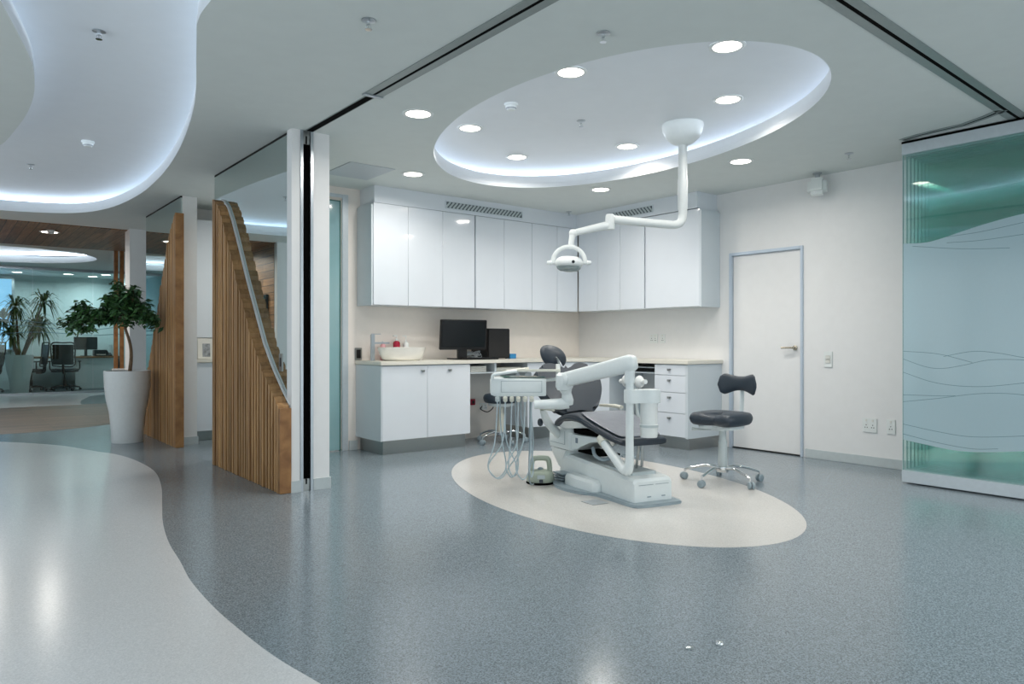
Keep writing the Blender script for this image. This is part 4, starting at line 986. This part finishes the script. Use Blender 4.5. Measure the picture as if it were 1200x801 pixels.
# filter canister hung on the post
CX, CY = -.062, -.04
mb = MB(); mb.loft([[Vector((x, y, z)) for x, y in sm([(-.225, -.05), (-.15, -.062), (CX - .02, -.105), (CX + .05, -.10), (CX + .075, -.045), (CX + .055, .02), (CX - .02, .03), (-.15, .015), (-.225, .02)], 5)] for z in (.705, .795)])
cn = mb.build('canister_bracket', M['equip'], ch, angle=50)
mb = MB(); mb.lathe([(0, .470), (.056, .470), (.058, .48), (.058, .535), (.062, .537), (.062, .557), (.058, .559), (.058, .706), (0, .706)], c=(CX, CY, 0), n=28); mb.build('canister', M['white_plastic'], cn)
mb = MB(); mb.lathe([(.0578, .537), (.0632, .539), (.0632, .555), (.0578, .557)], c=(CX, CY, 0), n=28, closed_prof=True); mb.build('canister_ring', M['equip_shade'], cn)
# assistant's suction holder on the far side
mb = MB(); mb.tube([(.30, .60, .49), (.31, .62, .60), (.31, .66, .80)], .017, 10, smooth=4); sh = mb.build('suction_mount', M['equip_shade'], ch)
mb = MB(); mb.tube([(.30, .84, .80), (.30, .50, .812)], .019, 10)
for v in (.76, .58):
    mb.ell((.30, v, .806), (.036, .045, .05), u=16, v=10)
mb.build('suction_holder', M['white_plastic'], sh)
mb = MB(); mb.tube([(.30, .76, .78), (.31, .78, .5), (.30, .72, .26), (.22, .70, .215)], .009, 8, smooth=6); mb.tube([(.30, .58, .78), (.32, .60, .5), (.30, .56, .27), (.18, .52, .22)], .009, 8, smooth=6); mb.build('suction_hose', M['equip_grey'], sh)
mb = MB(); mb.tube([(.03, .20, .42), (.03, .22, .30), (.03, .24, .205)], .010, 8); mb.tube([(.10, .26, .42), (.10, .27, .21)], .010, 8); mb.build('leg_strut', M['steel'], ch)

# foot control and floor plate
t = thing('foot_control', 'sage grey foot control with arched handle on the pale oval beside the chair', 'foot pedal', (3.765, 4.375, .0016), math.radians(-38))
mb = MB(); mb.lathe([(0, 0), (.112, 0), (.115, .006), (.112, .014), (0, .014)], n=36); mb.build('rubber_foot', M['rubber'], t)
mb = MB(); mb.loft([[(r * math.cos(2 * PI * j / 36), r * .86 * math.sin(2 * PI * j / 36), z) for j in range(36)] for r, z in ((.108, .014), (.112, .03), (.108, .06), (.098, .085), (.075, .10), (.02, .108))]); mb.build('body', M['green_grey'], t, angle=60)
mb = MB(); mb.tube([(-.075, 0, .07), (-.070, 0, .15), (-.058, 0, .188), (-.03, 0, .196), (.03, 0, .196), (.058, 0, .188), (.070, 0, .15), (.075, 0, .07)], .016, 12, smooth=5, flat=1.3); mb.build('carry_handle', M['green_grey'], t)
mb = MB(); mb.box((0, -.098, .03), (.03, .012, .026), .003, (-.15, 0, 0)); mb.build('socket_block', M['vinyl_dark'], t)
mb = MB(); mb.box((0, -.095, .062), (.06, .006, .03), .002, (-.35, 0, 0)); mb.build('label_plate', M['equip_shade'], t)
mb = MB(); mb.lathe([(0, .105), (.022, .105), (.022, .118), (.012, .124), (0, .124)], n=18); mb.build('button', M['equip_grey'], t)
mb = MB(); mb.prism([(-.07, -.06), (.06, -.075), (.075, .06), (-.055, .075)], 0, .004, bev=.001)
fp_ = mb.build('floor_plate', M['grey_plastic'], mtx=Matrix.Translation((3.595, 3.60, .0016))); tag(fp_, 'thin grey plate lying on the pale oval beside the chair base', 'floor plate')

# ================================================================== STOOLS
def stool(name, label, loc, rz, back, seat_z, R):
    t = thing(name, label, 'stool', loc, rz, None)
    if back:
        ol = sm([(-.205, .12), (-.165, .215), (-.075, .20), (0, .165), (.075, .20), (.165, .215), (.205, .12), (.212, -.02), (.185, -.14), (.10, -.195), (0, -.20), (-.10, -.195), (-.185, -.14), (-.212, -.02)], 5)
    else: ol = ellipse(0, 0, .20, .20, 0, 40)
    mb = MB(); zc = seat_z - .05
    def lay(f, z): return [(x * f, y * f, z - ((.022 * max(0, 1 - (x / .12) ** 2) * max(0, (y + .1) / .3) if back else 0) if z > zc else 0)) for x, y in ol]
    mb.loft([lay(.25, zc - .05), lay(.80, zc - .05), lay(.90, zc - .044), lay(.965, zc - .028), lay(1, zc - .004), lay(1, zc + .01), lay(.97, zc + .03), lay(.91, zc + .043), lay(.80, zc + .048), lay(.6, zc + .050), lay(.3, zc + .048), lay(.1, zc + .047)])
    mb.build('seat', M['vinyl'], t, angle=60)
    mb = MB(); mb.prism([(x * .72, y * .72) for x, y in ol], seat_z - .128, seat_z - .101, bev=.01); mb.span((-.06, -.08, seat_z - .145), (.06, .08, seat_z - .125), .004); mb.build('seat_pan', M['equip'], t)
    mb = MB(); mb.tube([(.05, .06, seat_z - .138), (.15, .10, seat_z - .145), (.205, .12, seat_z - .14)], [.008, .008, .014], 8); mb.build('height_lever', M['equip_shade'], t)
    mb = MB(); mb.lathe([(0, .115), (.036, .115), (.036, .16), (.034, seat_z * .58), (.027, seat_z * .6), (.027, seat_z - .14), (0, seat_z - .14)], n=24); mb.build('gas_column', M['equip_shade'] if back else M['cream'], t)
    if back:
        mb = MB(); mb.tube([(0, -.10, seat_z - .128), (0, -.24, seat_z - .13), (0, -.293, seat_z - .08), (0, -.312, seat_z + .08), (0, -.315, seat_z + .19)], .012, 10, smooth=6, flat=2.6); mb.build('back_stem', M['equip'], t)
        st = []
        for i in range(17):
            q = -1 + i / 8; x = .168 * q
            hh = .058 + .030 * math.sin(abs(q) ** 1.2 * PI * .62) ** 2
            if abs(q) > .7: hh *= max(.12, math.sqrt(max(0, 1 - ((abs(q) - .7) / .305) ** 2)))
            st.append(((x, -.289 + .055 * q * q, seat_z + .215 - .012 * q * q), (0, 0, 1), (0.5 * q, 1, 0), hh, .030 if abs(q) < .95 else .012))
        mb = MB(); mb.pad(st, 2.6, 24); mb.build('backrest', M['vinyl'], t, angle=70)
    mb = MB(); mb.lathe([(0, .085), (.045, .085), (.05, .10), (.048, .128), (.03, .135), (0, .135)], n=24); mb.build('hub', M['chrome'], t)
    for i in range(5):
        a = 2 * PI * i / 5 + math.radians(41) - rz; c, s_ = math.cos(a), math.sin(a); P = lambda r, z, w=0: (r * c - w * s_, r * s_ + w * c, z)
        mb = MB(); mb.tube([P(.03, .115), P(.12, .128), P(.20, .112), P(R, .082)], [.018, .017, .014, .013], 10, smooth=4, flat=.8)
        mb.tube([P(R, .09), P(R, .06)], .008, 8); mb.build('leg', M['chrome'], t)
        mb = MB()
        rotm = Matrix.Translation(P(R + .006, .0288)) @ Matrix.Rotation(a + .9 * i, 4, 'Z') @ Matrix.Rotation(PI / 2, 4, 'X')
        for sg in (-1, 1):
            mb.lathe([(0, .004), (.026, .004), (.0285, .008), (.0285, .019), (.022, .023), (0, .023)], n=20, mtx=rotm @ Matrix.Diagonal((1, 1, sg, 1)))
        mb.lathe([(0, -.005), (.008, -.005), (.008, .005), (0, .005)], n=10, mtx=rotm)
        mb.build('caster', M['equip_grey'], t)
    return t
stool('operator_stool', 'charcoal saddle stool with kidney backrest on chrome base, beside the dental chair', (4.915, 3.485, .0016), math.radians(96), True, .562, .305)
stool('round_stool', 'charcoal round stool tucked into the knee space beside the sink cabinet', (4.93, 6.40, 0), .3, False, .545, .27)

# ================================================================== PLANTS
def leaf(bm, p, d, n, L, w, mi=0):
    d = d.normalized(); s_ = d.cross(n).normalized(); n2 = s_.cross(d)
    a = bm.verts.new(p); b = bm.verts.new(p + d * L * .45 + s_ * w + n2 * w * .25); c = bm.verts.new(p + d * L - n2 * L * .12); e = bm.verts.new(p + d * L * .45 - s_ * w + n2 * w * .25); m_ = bm.verts.new(p + d * L * .5)
    for f in ((a, b, m_), (b, c, m_), (c, e, m_), (e, a, m_)): bm.faces.new(f)
def planter(t, r0, r1, hh, soil=True):
    mb = MB(); mb.lathe([(0, 0), (r0, 0), (r0 + .004, .01), (r0 + .016, hh * .25), (r0 + (r1 - r0) * .36, hh * .42), (r0 + (r1 - r0) * .72, hh * .60), (r0 + (r1 - r0) * .93, hh * .78), (r1, hh), (r1 - .018, hh), (r1 - .022, hh - .05), (0, hh - .05)], n=48); mb.build('planter', M['pot'], t, angle=60)
    mb = MB(); mb.lathe([(0, hh - .049), (r1 - .024, hh - .049), (r1 - .03, hh - .03), (0, hh - .022)], n=32); mb.build('soil', M['soil'], t)
t = thing('potted_tree', 'leafy umbrella tree in a tall white planter beside the slatted screen', 'potted tree', (1.685, 9.06, 0))
planter(t, .155, .238, .80)
random.seed(5)
trunk = [(.02, 0, .75), (.035, -.01, .95), (.02, -.03, 1.10), (-.03, -.06, 1.26), (-.06, -.10, 1.36)]
mb = MB(); mb.tube(trunk, [.021, .018, .016, .014, .011], 10, smooth=5)
Rv = Vector((.783, -.622, 0)); Dv = Vector((-.622, -.783, 0))
tips = []
for (px, py, dz, rad, cnt) in ((.10, .0, 1.50, .17, 13), (-.12, .02, 1.52, .15, 10), (.24, .08, 1.44, .14, 9), (-.02, .1, 1.62, .14, 8), (-.32, .06, 1.47, .15, 10), (-.47, .04, 1.40, .12, 8), (.30, .02, 1.34, .10, 6), (.18, .16, 1.58, .13, 7), (-.22, .14, 1.40, .13, 7), (.08, .18, 1.40, .14, 7), (-.56, .08, 1.33, .07, 4), (-.40, .12, 1.30, .08, 4), (0, -.08, 1.48, .16, 9)):
    c = Rv * px + Dv * py + Vector((-.04, -.08, dz))
    mb.tube([(-.055, -.095, 1.35), tuple((Vector((-.055, -.095, 1.35)) + c) / 2 + Vector((0, 0, .02))), tuple(c)], [.010, .006, .003], 6, smooth=3)
    for k_ in range(cnt):
        v = Vector((random.gauss(0, 1), random.gauss(0, 1), random.gauss(0, 1.))).normalized() * rad * random.uniform(.35, 1)
        q = c + v
        if q.x > .24: q.x = .24 - random.uniform(0, .05)
        tips.append(q); mb.tube([tuple(c), tuple((c + q) / 2 + Vector((0, 0, .012))), tuple(q)], [.003, .0025, .0018], 5)
mb.build('trunk', M['bark'], t)
mb = MB()
for q in tips:
    for k_ in range(random.randint(20, 26)):
        a = random.uniform(0, 2 * PI); d = Vector((math.cos(a), math.sin(a), random.uniform(-.95, .25)))
        p = q + Vector((random.gauss(0, .03), random.gauss(0, .03), random.gauss(0, .028)))
        L = random.uniform(.06, .105)
        if (p + d * L).x > .275: d.x = -abs(d.x)
        leaf(mb.bm, p, d, Vector((random.gauss(0, .45), random.gauss(0, .45), 1)), L, L * .25)
mb.build('foliage', M['leaf'], t, smooth=False)
t2 = thing('tap_on_planter', 'small black knob on the planter rim', 'knob') if False else None

t = thing('potted_yucca', 'spiky yucca in a tall white planter behind the office glass', 'potted plant', (1.42, 18.95, .0016))
planter(t, .165, .262, .84)
mb = MB(); heads = []
for px, py, z in ((.56, .05, 1.98), (.34, 0, 1.52), (-.02, .1, 1.88), (-.32, .05, 1.62), (-.18, 0, 1.24), (.5, .1, 1.42)):
    c = Rv * px + Dv * py + Vector((0, 0, z)); b0 = Rv * px * .15 + Vector((0, 0, .8))
    mb.tube([tuple(b0), tuple(b0 * .5 + c * .5 + Vector((0, 0, .05))), tuple(c)], [.026, .02, .016], 8, smooth=4); heads.append(c)
mb.build('trunk', M['bark'], t)
mb = MB()
for c in heads:
    for k_ in range(70):
        a = random.uniform(0, 2 * PI); el = random.uniform(-.9, 1.2); d = Vector((math.cos(a) * math.cos(el), math.sin(a) * math.cos(el), math.sin(el)))
        L = random.uniform(.30, .52); w = .017; s_ = d.cross(Vector((0, 0, 1)))
        if s_.length < .1: s_ = Vector((1, 0, 0))
        s_.normalize(); m1 = c + d * L * .55 + Vector((0, 0, .03)); e_ = c + d * L - Vector((0, 0, L * .42))
        for q_ in (m1, e_): q_.y = max(q_.y, -.56)
        v = [mb.bm.verts.new(x) for x in (c - s_ * w * .6, c + s_ * w * .6, m1 + s_ * w, m1 - s_ * w, e_)]
        mb.bm.faces.new((v[0], v[1], v[2], v[3])); mb.bm.faces.new((v[3], v[2], v[4]))
mb.build('foliage', M['palm_leaf'], t, smooth=False)

# ================================================================== ROOM SEEN THROUGH THE DOORWAY
t = thing('base_cabinet', 'gloss white base cabinet seen through the doorway between the two screens', 'base cabinet', (2.80, 8.88, 0))
MB().span((-.53, -.24, .11), (.6, .238, .885)).build('carcass', M['carcass'], t, smooth=False)
MB().span((-.50, -.21, 0), (.58, .23, .108)).build('plinth', M['steel'], t, smooth=False)
for a, b in ((-.529, .03), (.034, .598)): MB().span((a, -.258, .11), (b, -.2405, .883), .002, 1).build('door', M['gloss'], t)
tag(MB().span((2.262, 8.60, .887), (3.42, 9.118, .925), .003).build('worktop', M['worktop'], smooth=False), 'cream worktop seen through the doorway between the two screens', 'worktop')
t = thing('wall_cupboard', 'gloss white wall cupboard seen through the doorway between the two screens', 'wall cupboard', (2.80, 8.95, 1.17))
MB().span((-.53, -.14, 0), (.6, .168, 1.36)).build('carcass', M['carcass'], t, smooth=False)
for a, b in ((-.529, .03), (.034, .598)): MB().span((a, -.158, 0), (b, -.1405, 1.36), .002, 1).build('door', M['gloss'], t)
t = thing('picture_card', 'pale card with a grey picture standing on the worktop beyond the doorway', 'picture', (2.47, 8.72, .926))
MB().box((0, 0, .118), (.26, .012, .232), .001, (-.06, 0, 0)).build('card', M['paper'], t)
mb = MB(); mb.box((-.035, -.0075, .10), (.085, .002, .15), 0, (-.06, 0, 0)); mb.build('print', mat('grey_print', '8d9296', .6, var=.5, scale=25), t, smooth=False)
downlight((3.4, 7.9, H), 'added round downlight, out of view, brightening the room beyond the mirrored wall', 'added light of the room beyond', power=26)  # lamp added because no other light reaches this room

# ================================================================== OFFICE BEHIND THE GLASS
for i, (a, b, lb) in enumerate(((.02, 1.60, 'teal glass office pane in front of the yucca'), (1.61, 2.72, 'teal glass office pane in front of the desk chair'), (2.73, 3.54, 'teal glass office pane nearest the column'))):
    t = tag(MB().span((a, 18.345, .045), (b, 18.357, H - .06)).build('office_glass_pane', M['clear'], smooth=False), lb, 'glass pane', 'glass front of the office')
    MB().span((a, 18.33, .0), (b, 18.372, .045), .002).build('bottom_rail', M['alu'], t, smooth=False)
    MB().span((a, 18.33, H - .06), (b, 18.372, H - .001), .002).build('top_rail', M['alu'], t, smooth=False)
    mb = MB()
    for z, am in ((1.55, .04), (1.42, .05), (1.30, .03)):
        P = [(a + (b - a) * q / 16, 18.3435, z + am * math.sin((a + (b - a) * q / 16) * 3 + z * 7)) for q in range(17)]
        mb.loft([[(x, y, z_ - .006), (x, y, z_ + .006), (x, y - .0006, z_ + .006), (x, y - .0006, z_ - .006)] for x, y, z_ in P])
    mb.build('etched_waves', M['film_line'], t, smooth=False)
w1 = MB().span((.25, 20.742, .95), (1.40, 20.748, 2.6)).build('window_1', M['window_sky'], smooth=False); struct(w1)
mb = MB(); mb.span((.2, 20.70, .9), (.25, 20.749, 2.65)); mb.span((1.40, 20.70, .9), (1.45, 20.749, 2.65)); mb.span((.25, 20.70, 2.6), (1.40, 20.749, 2.65)); mb.span((.25, 20.70, .9), (1.40, 20.749, .95)); mb.span((.25, 20.72, 1.5), (1.40, 20.741, 1.53)); mb.build('window_frame', M['alu'], w1, smooth=False)
t = thing('office_desk', 'oak-topped office desk with white front panel behind the glass', 'desk', (2.65, 20.25, .0016))
MB().span((-.95, -.32, .735), (.88, .38, .775), .003).build('desktop', M['desk_top'], t, smooth=False)
MB().span((-.05, -.27, 0), (.86, -.245, .734), .002).build('front_panel', M['wall'], t, smooth=False)
for x in (-.92, .82): MB().span((x, -.24, 0), (x + .03, .36, .734), .002).build('side_panel', M['wall'], t, smooth=False)
t = thing('office_monitor', 'black monitor on the office desk behind the swivel chair', 'monitor', (2.86, 20.30, .778))
MB().box((0, 0, .31), (.50, .035, .31), .006).build('casing', M['black'], t)
MB().span((-.03, -.03, 0), (.03, .01, .2), .004).build('stand', M['black'], t); MB().span((-.11, -.09, 0), (.11, .08, .012), .003).build('stand_base', M['black'], t)
t = thing('desk_printer', 'low black printer on the office desk beside the monitor', 'printer', (3.15, 20.2, .778))
mb = MB(); mb.span((-.14, -.14, 0), (.14, .14, .15), .012); mb.build('body', M['black'], t); mb = MB(); mb.span((-.10, -.18, .03), (.10, -.139, .045), .002); mb.build('paper_slot', M['paper'], t)
t = thing('desk_phone', 'small black desk phone on the office desk by the files', 'phone', (3.345, 20.15, .778))
mb = MB(); mb.prism([(-.09, 0), (.09, 0), (.09, .08), (-.09, .03)], -.05, .05, Matrix(((0, 0, 1, 0), (1, 0, 0, 0), (0, 1, 0, 0), (0, 0, 0, 1))), .004); mb.build('body', M['black'], t); mb = MB(); mb.tube([(-.035, -.08, .06), (-.035, 0, .095), (-.035, .08, .105)], .016, 8); mb.build('handset', M['black'], t)
for i, (x, m_, lb) in enumerate(((3.42, 'equip_shade', 'pale grey box file, leftmost of the three on the office desk'), (3.465, 'paper', 'white box file, middle of the three on the office desk'), (3.51, 'grey_plastic', 'mid grey box file, rightmost of the three on the office desk'))):
    tag(MB().span((x - .02, 20.28, .778), (x + .02, 20.55, 1.05), .002).build('box_file', M[m_], smooth=False), lb, 'box file', 'box files on the office desk')
def task_chair(label, loc, rz):
    t = thing('office_chair', label, 'office chair', loc, rz, 'black office swivel chairs')
    mb = MB(); mb.prism(sm([(-.24, .22), (0, .25), (.24, .22), (.25, -.1), (.2, -.22), (-.2, -.22), (-.25, -.1)], 4), .43, .50, bev=.025, seg=3); mb.build('seat', M['charcoal_mesh'], t)
    mb = MB()
    mb.tube([(-.21, -.23, .58), (-.23, -.27, .8), (-.22, -.29, 1.08), (0, -.295, 1.10), (.22, -.29, 1.08), (.23, -.27, .8), (.21, -.23, .58), (0, -.225, .56), (-.21, -.23, .58)], .016, 8, smooth=4)
    for z in (.64, .72, .80, .88, .96, 1.03): mb.box((0, -.265 - (z - .6) * .05, z), (.42, .012, .05), .004, (.1, 0, 0))
    mb.box((0, -.272, .83), (.41, .008, .46), .003, (.1, 0, 0))
    mb.build('backrest', M['black'], t)
    mb = MB(); mb.tube([(0, -.1, .43), (0, -.25, .44), (0, -.27, .62)], .025, 8, smooth=4, flat=1.5); mb.build('back_stem', M['black'], t)
    for sx in (-1, 1):
        mb = MB(); mb.tube([(sx * .22, -.02, .45), (sx * .29, -.02, .50), (sx * .295, -.02, .66)], .016, 8, smooth=4); mb.box((sx * .295, .02, .675), (.07, .26, .03), .01); mb.build('armrest', M['black'], t)
    mb = MB(); mb.lathe([(0, .07), (.032, .07), (.032, .25), (.024, .26), (.024, .43), (0, .43)], n=16); mb.build('gas_column', M['black'], t)
    for i in range(5):
        a = 2 * PI * i / 5 + .3; c, s_ = math.cos(a), math.sin(a)
        mb = MB(); mb.tube([(.02 * c, .02 * s_, .10), (.18 * c, .18 * s_, .10), (.31 * c, .31 * s_, .068)], [.024, .02, .014], 8); mb.build('leg', M['black'], t)
        mb = MB(); mb.lathe([(0, -.022), (.025, -.022), (.028, -.012), (.028, .012), (.025, .022), (0, .022)], n=14, mtx=Matrix.Translation((.31 * c, .31 * s_, .029)) @ Matrix.Rotation(a, 4, 'Z') @ Matrix.Rotation(PI / 2, 4, 'X')); mb.build('caster', M['rubber'], t)
    return t
cl = downlight((1.6, -1.2, H), 'added round downlight in the corridor ceiling, unseen fill behind the viewer', 'added fill downlights behind the viewer', power=26)  # unseen lamps added to lift the foreground floor and ceiling
for i, (x, y) in enumerate(((4.2, -.6), (5.9, -.2), (2.9, -2.2), (5.2, -2.2))):
    dup(cl, (x, y, H))
wl = downlight((.50, 12.95, H - .012), 'added round downlight in the dark plank ceiling, unseen, brightening the planked wall', 'corridor downlights', r=.115, power=60)  # extra lamp added out of view to light the planked wall
c0 = task_chair('black slat-backed swivel chair with its back to the glass, in front of the office monitor', (2.33, 19.5, .0016), math.radians(-14))
dup(c0, (1.70, 19.74, .0016), 1.75, 'black swivel chair turned sideways, half hidden behind the yucca planter')
dup(c0, (.86, 19.55, .0016), 1.2, 'black swivel chair cut by the left edge, beside the yucca planter')
ol = downlight((2.43, 19.75, H), 'round downlight in the office ceiling above the desk chair', 'office downlights', r=.115, power=11, col=(.85, .97, 1.), spread=165)
for x, y, lb in ((1.446, 19.9, 'round downlight in the office ceiling above the yucca'), (2.98, 20.1, 'round downlight in the office ceiling at the back, near the column side'), (3.15, 19.4, 'round downlight in the office ceiling at the front, near the column side')):
    dup(ol, (x, y, H), 0, lb)

# ================================================================== CAMERA, LIGHT, VIEW
cam = bpy.data.cameras.new('camera'); co = bpy.data.objects.new('camera', cam); COL.objects.link(co)
cam.sensor_width = 36.; cam.lens = 850 / 1200 * 36; cam.clip_start = .05; cam.clip_end = 100
co.location = (0, 0, 1.12); co.rotation_euler = (PI / 2, 0, -math.atan2(.622, .783))
SC.camera = co
w = bpy.data.worlds.new('surroundings'); SC.world = w; w.use_nodes = True
bg = w.node_tree.nodes['Background']; bg.inputs[0].default_value = (.78, .87, .92, 1); bg.inputs[1].default_value = 2.0
SC.view_settings.view_transform = 'Standard'; SC.view_settings.look = 'None'; SC.view_settings.gamma = 1.
SC.view_settings.use_curve_mapping = False
SC.view_settings.exposure = -.28
SC.cycles.use_denoising = True
SC.cycles.transparent_max_bounces = 64; SC.cycles.max_bounces = 10; SC.cycles.glossy_bounces = 6; SC.cycles.diffuse_bounces = 5
SC.cycles.caustics_reflective = False; SC.cycles.caustics_refractive = False
SC.cycles.sample_clamp_indirect = 4.
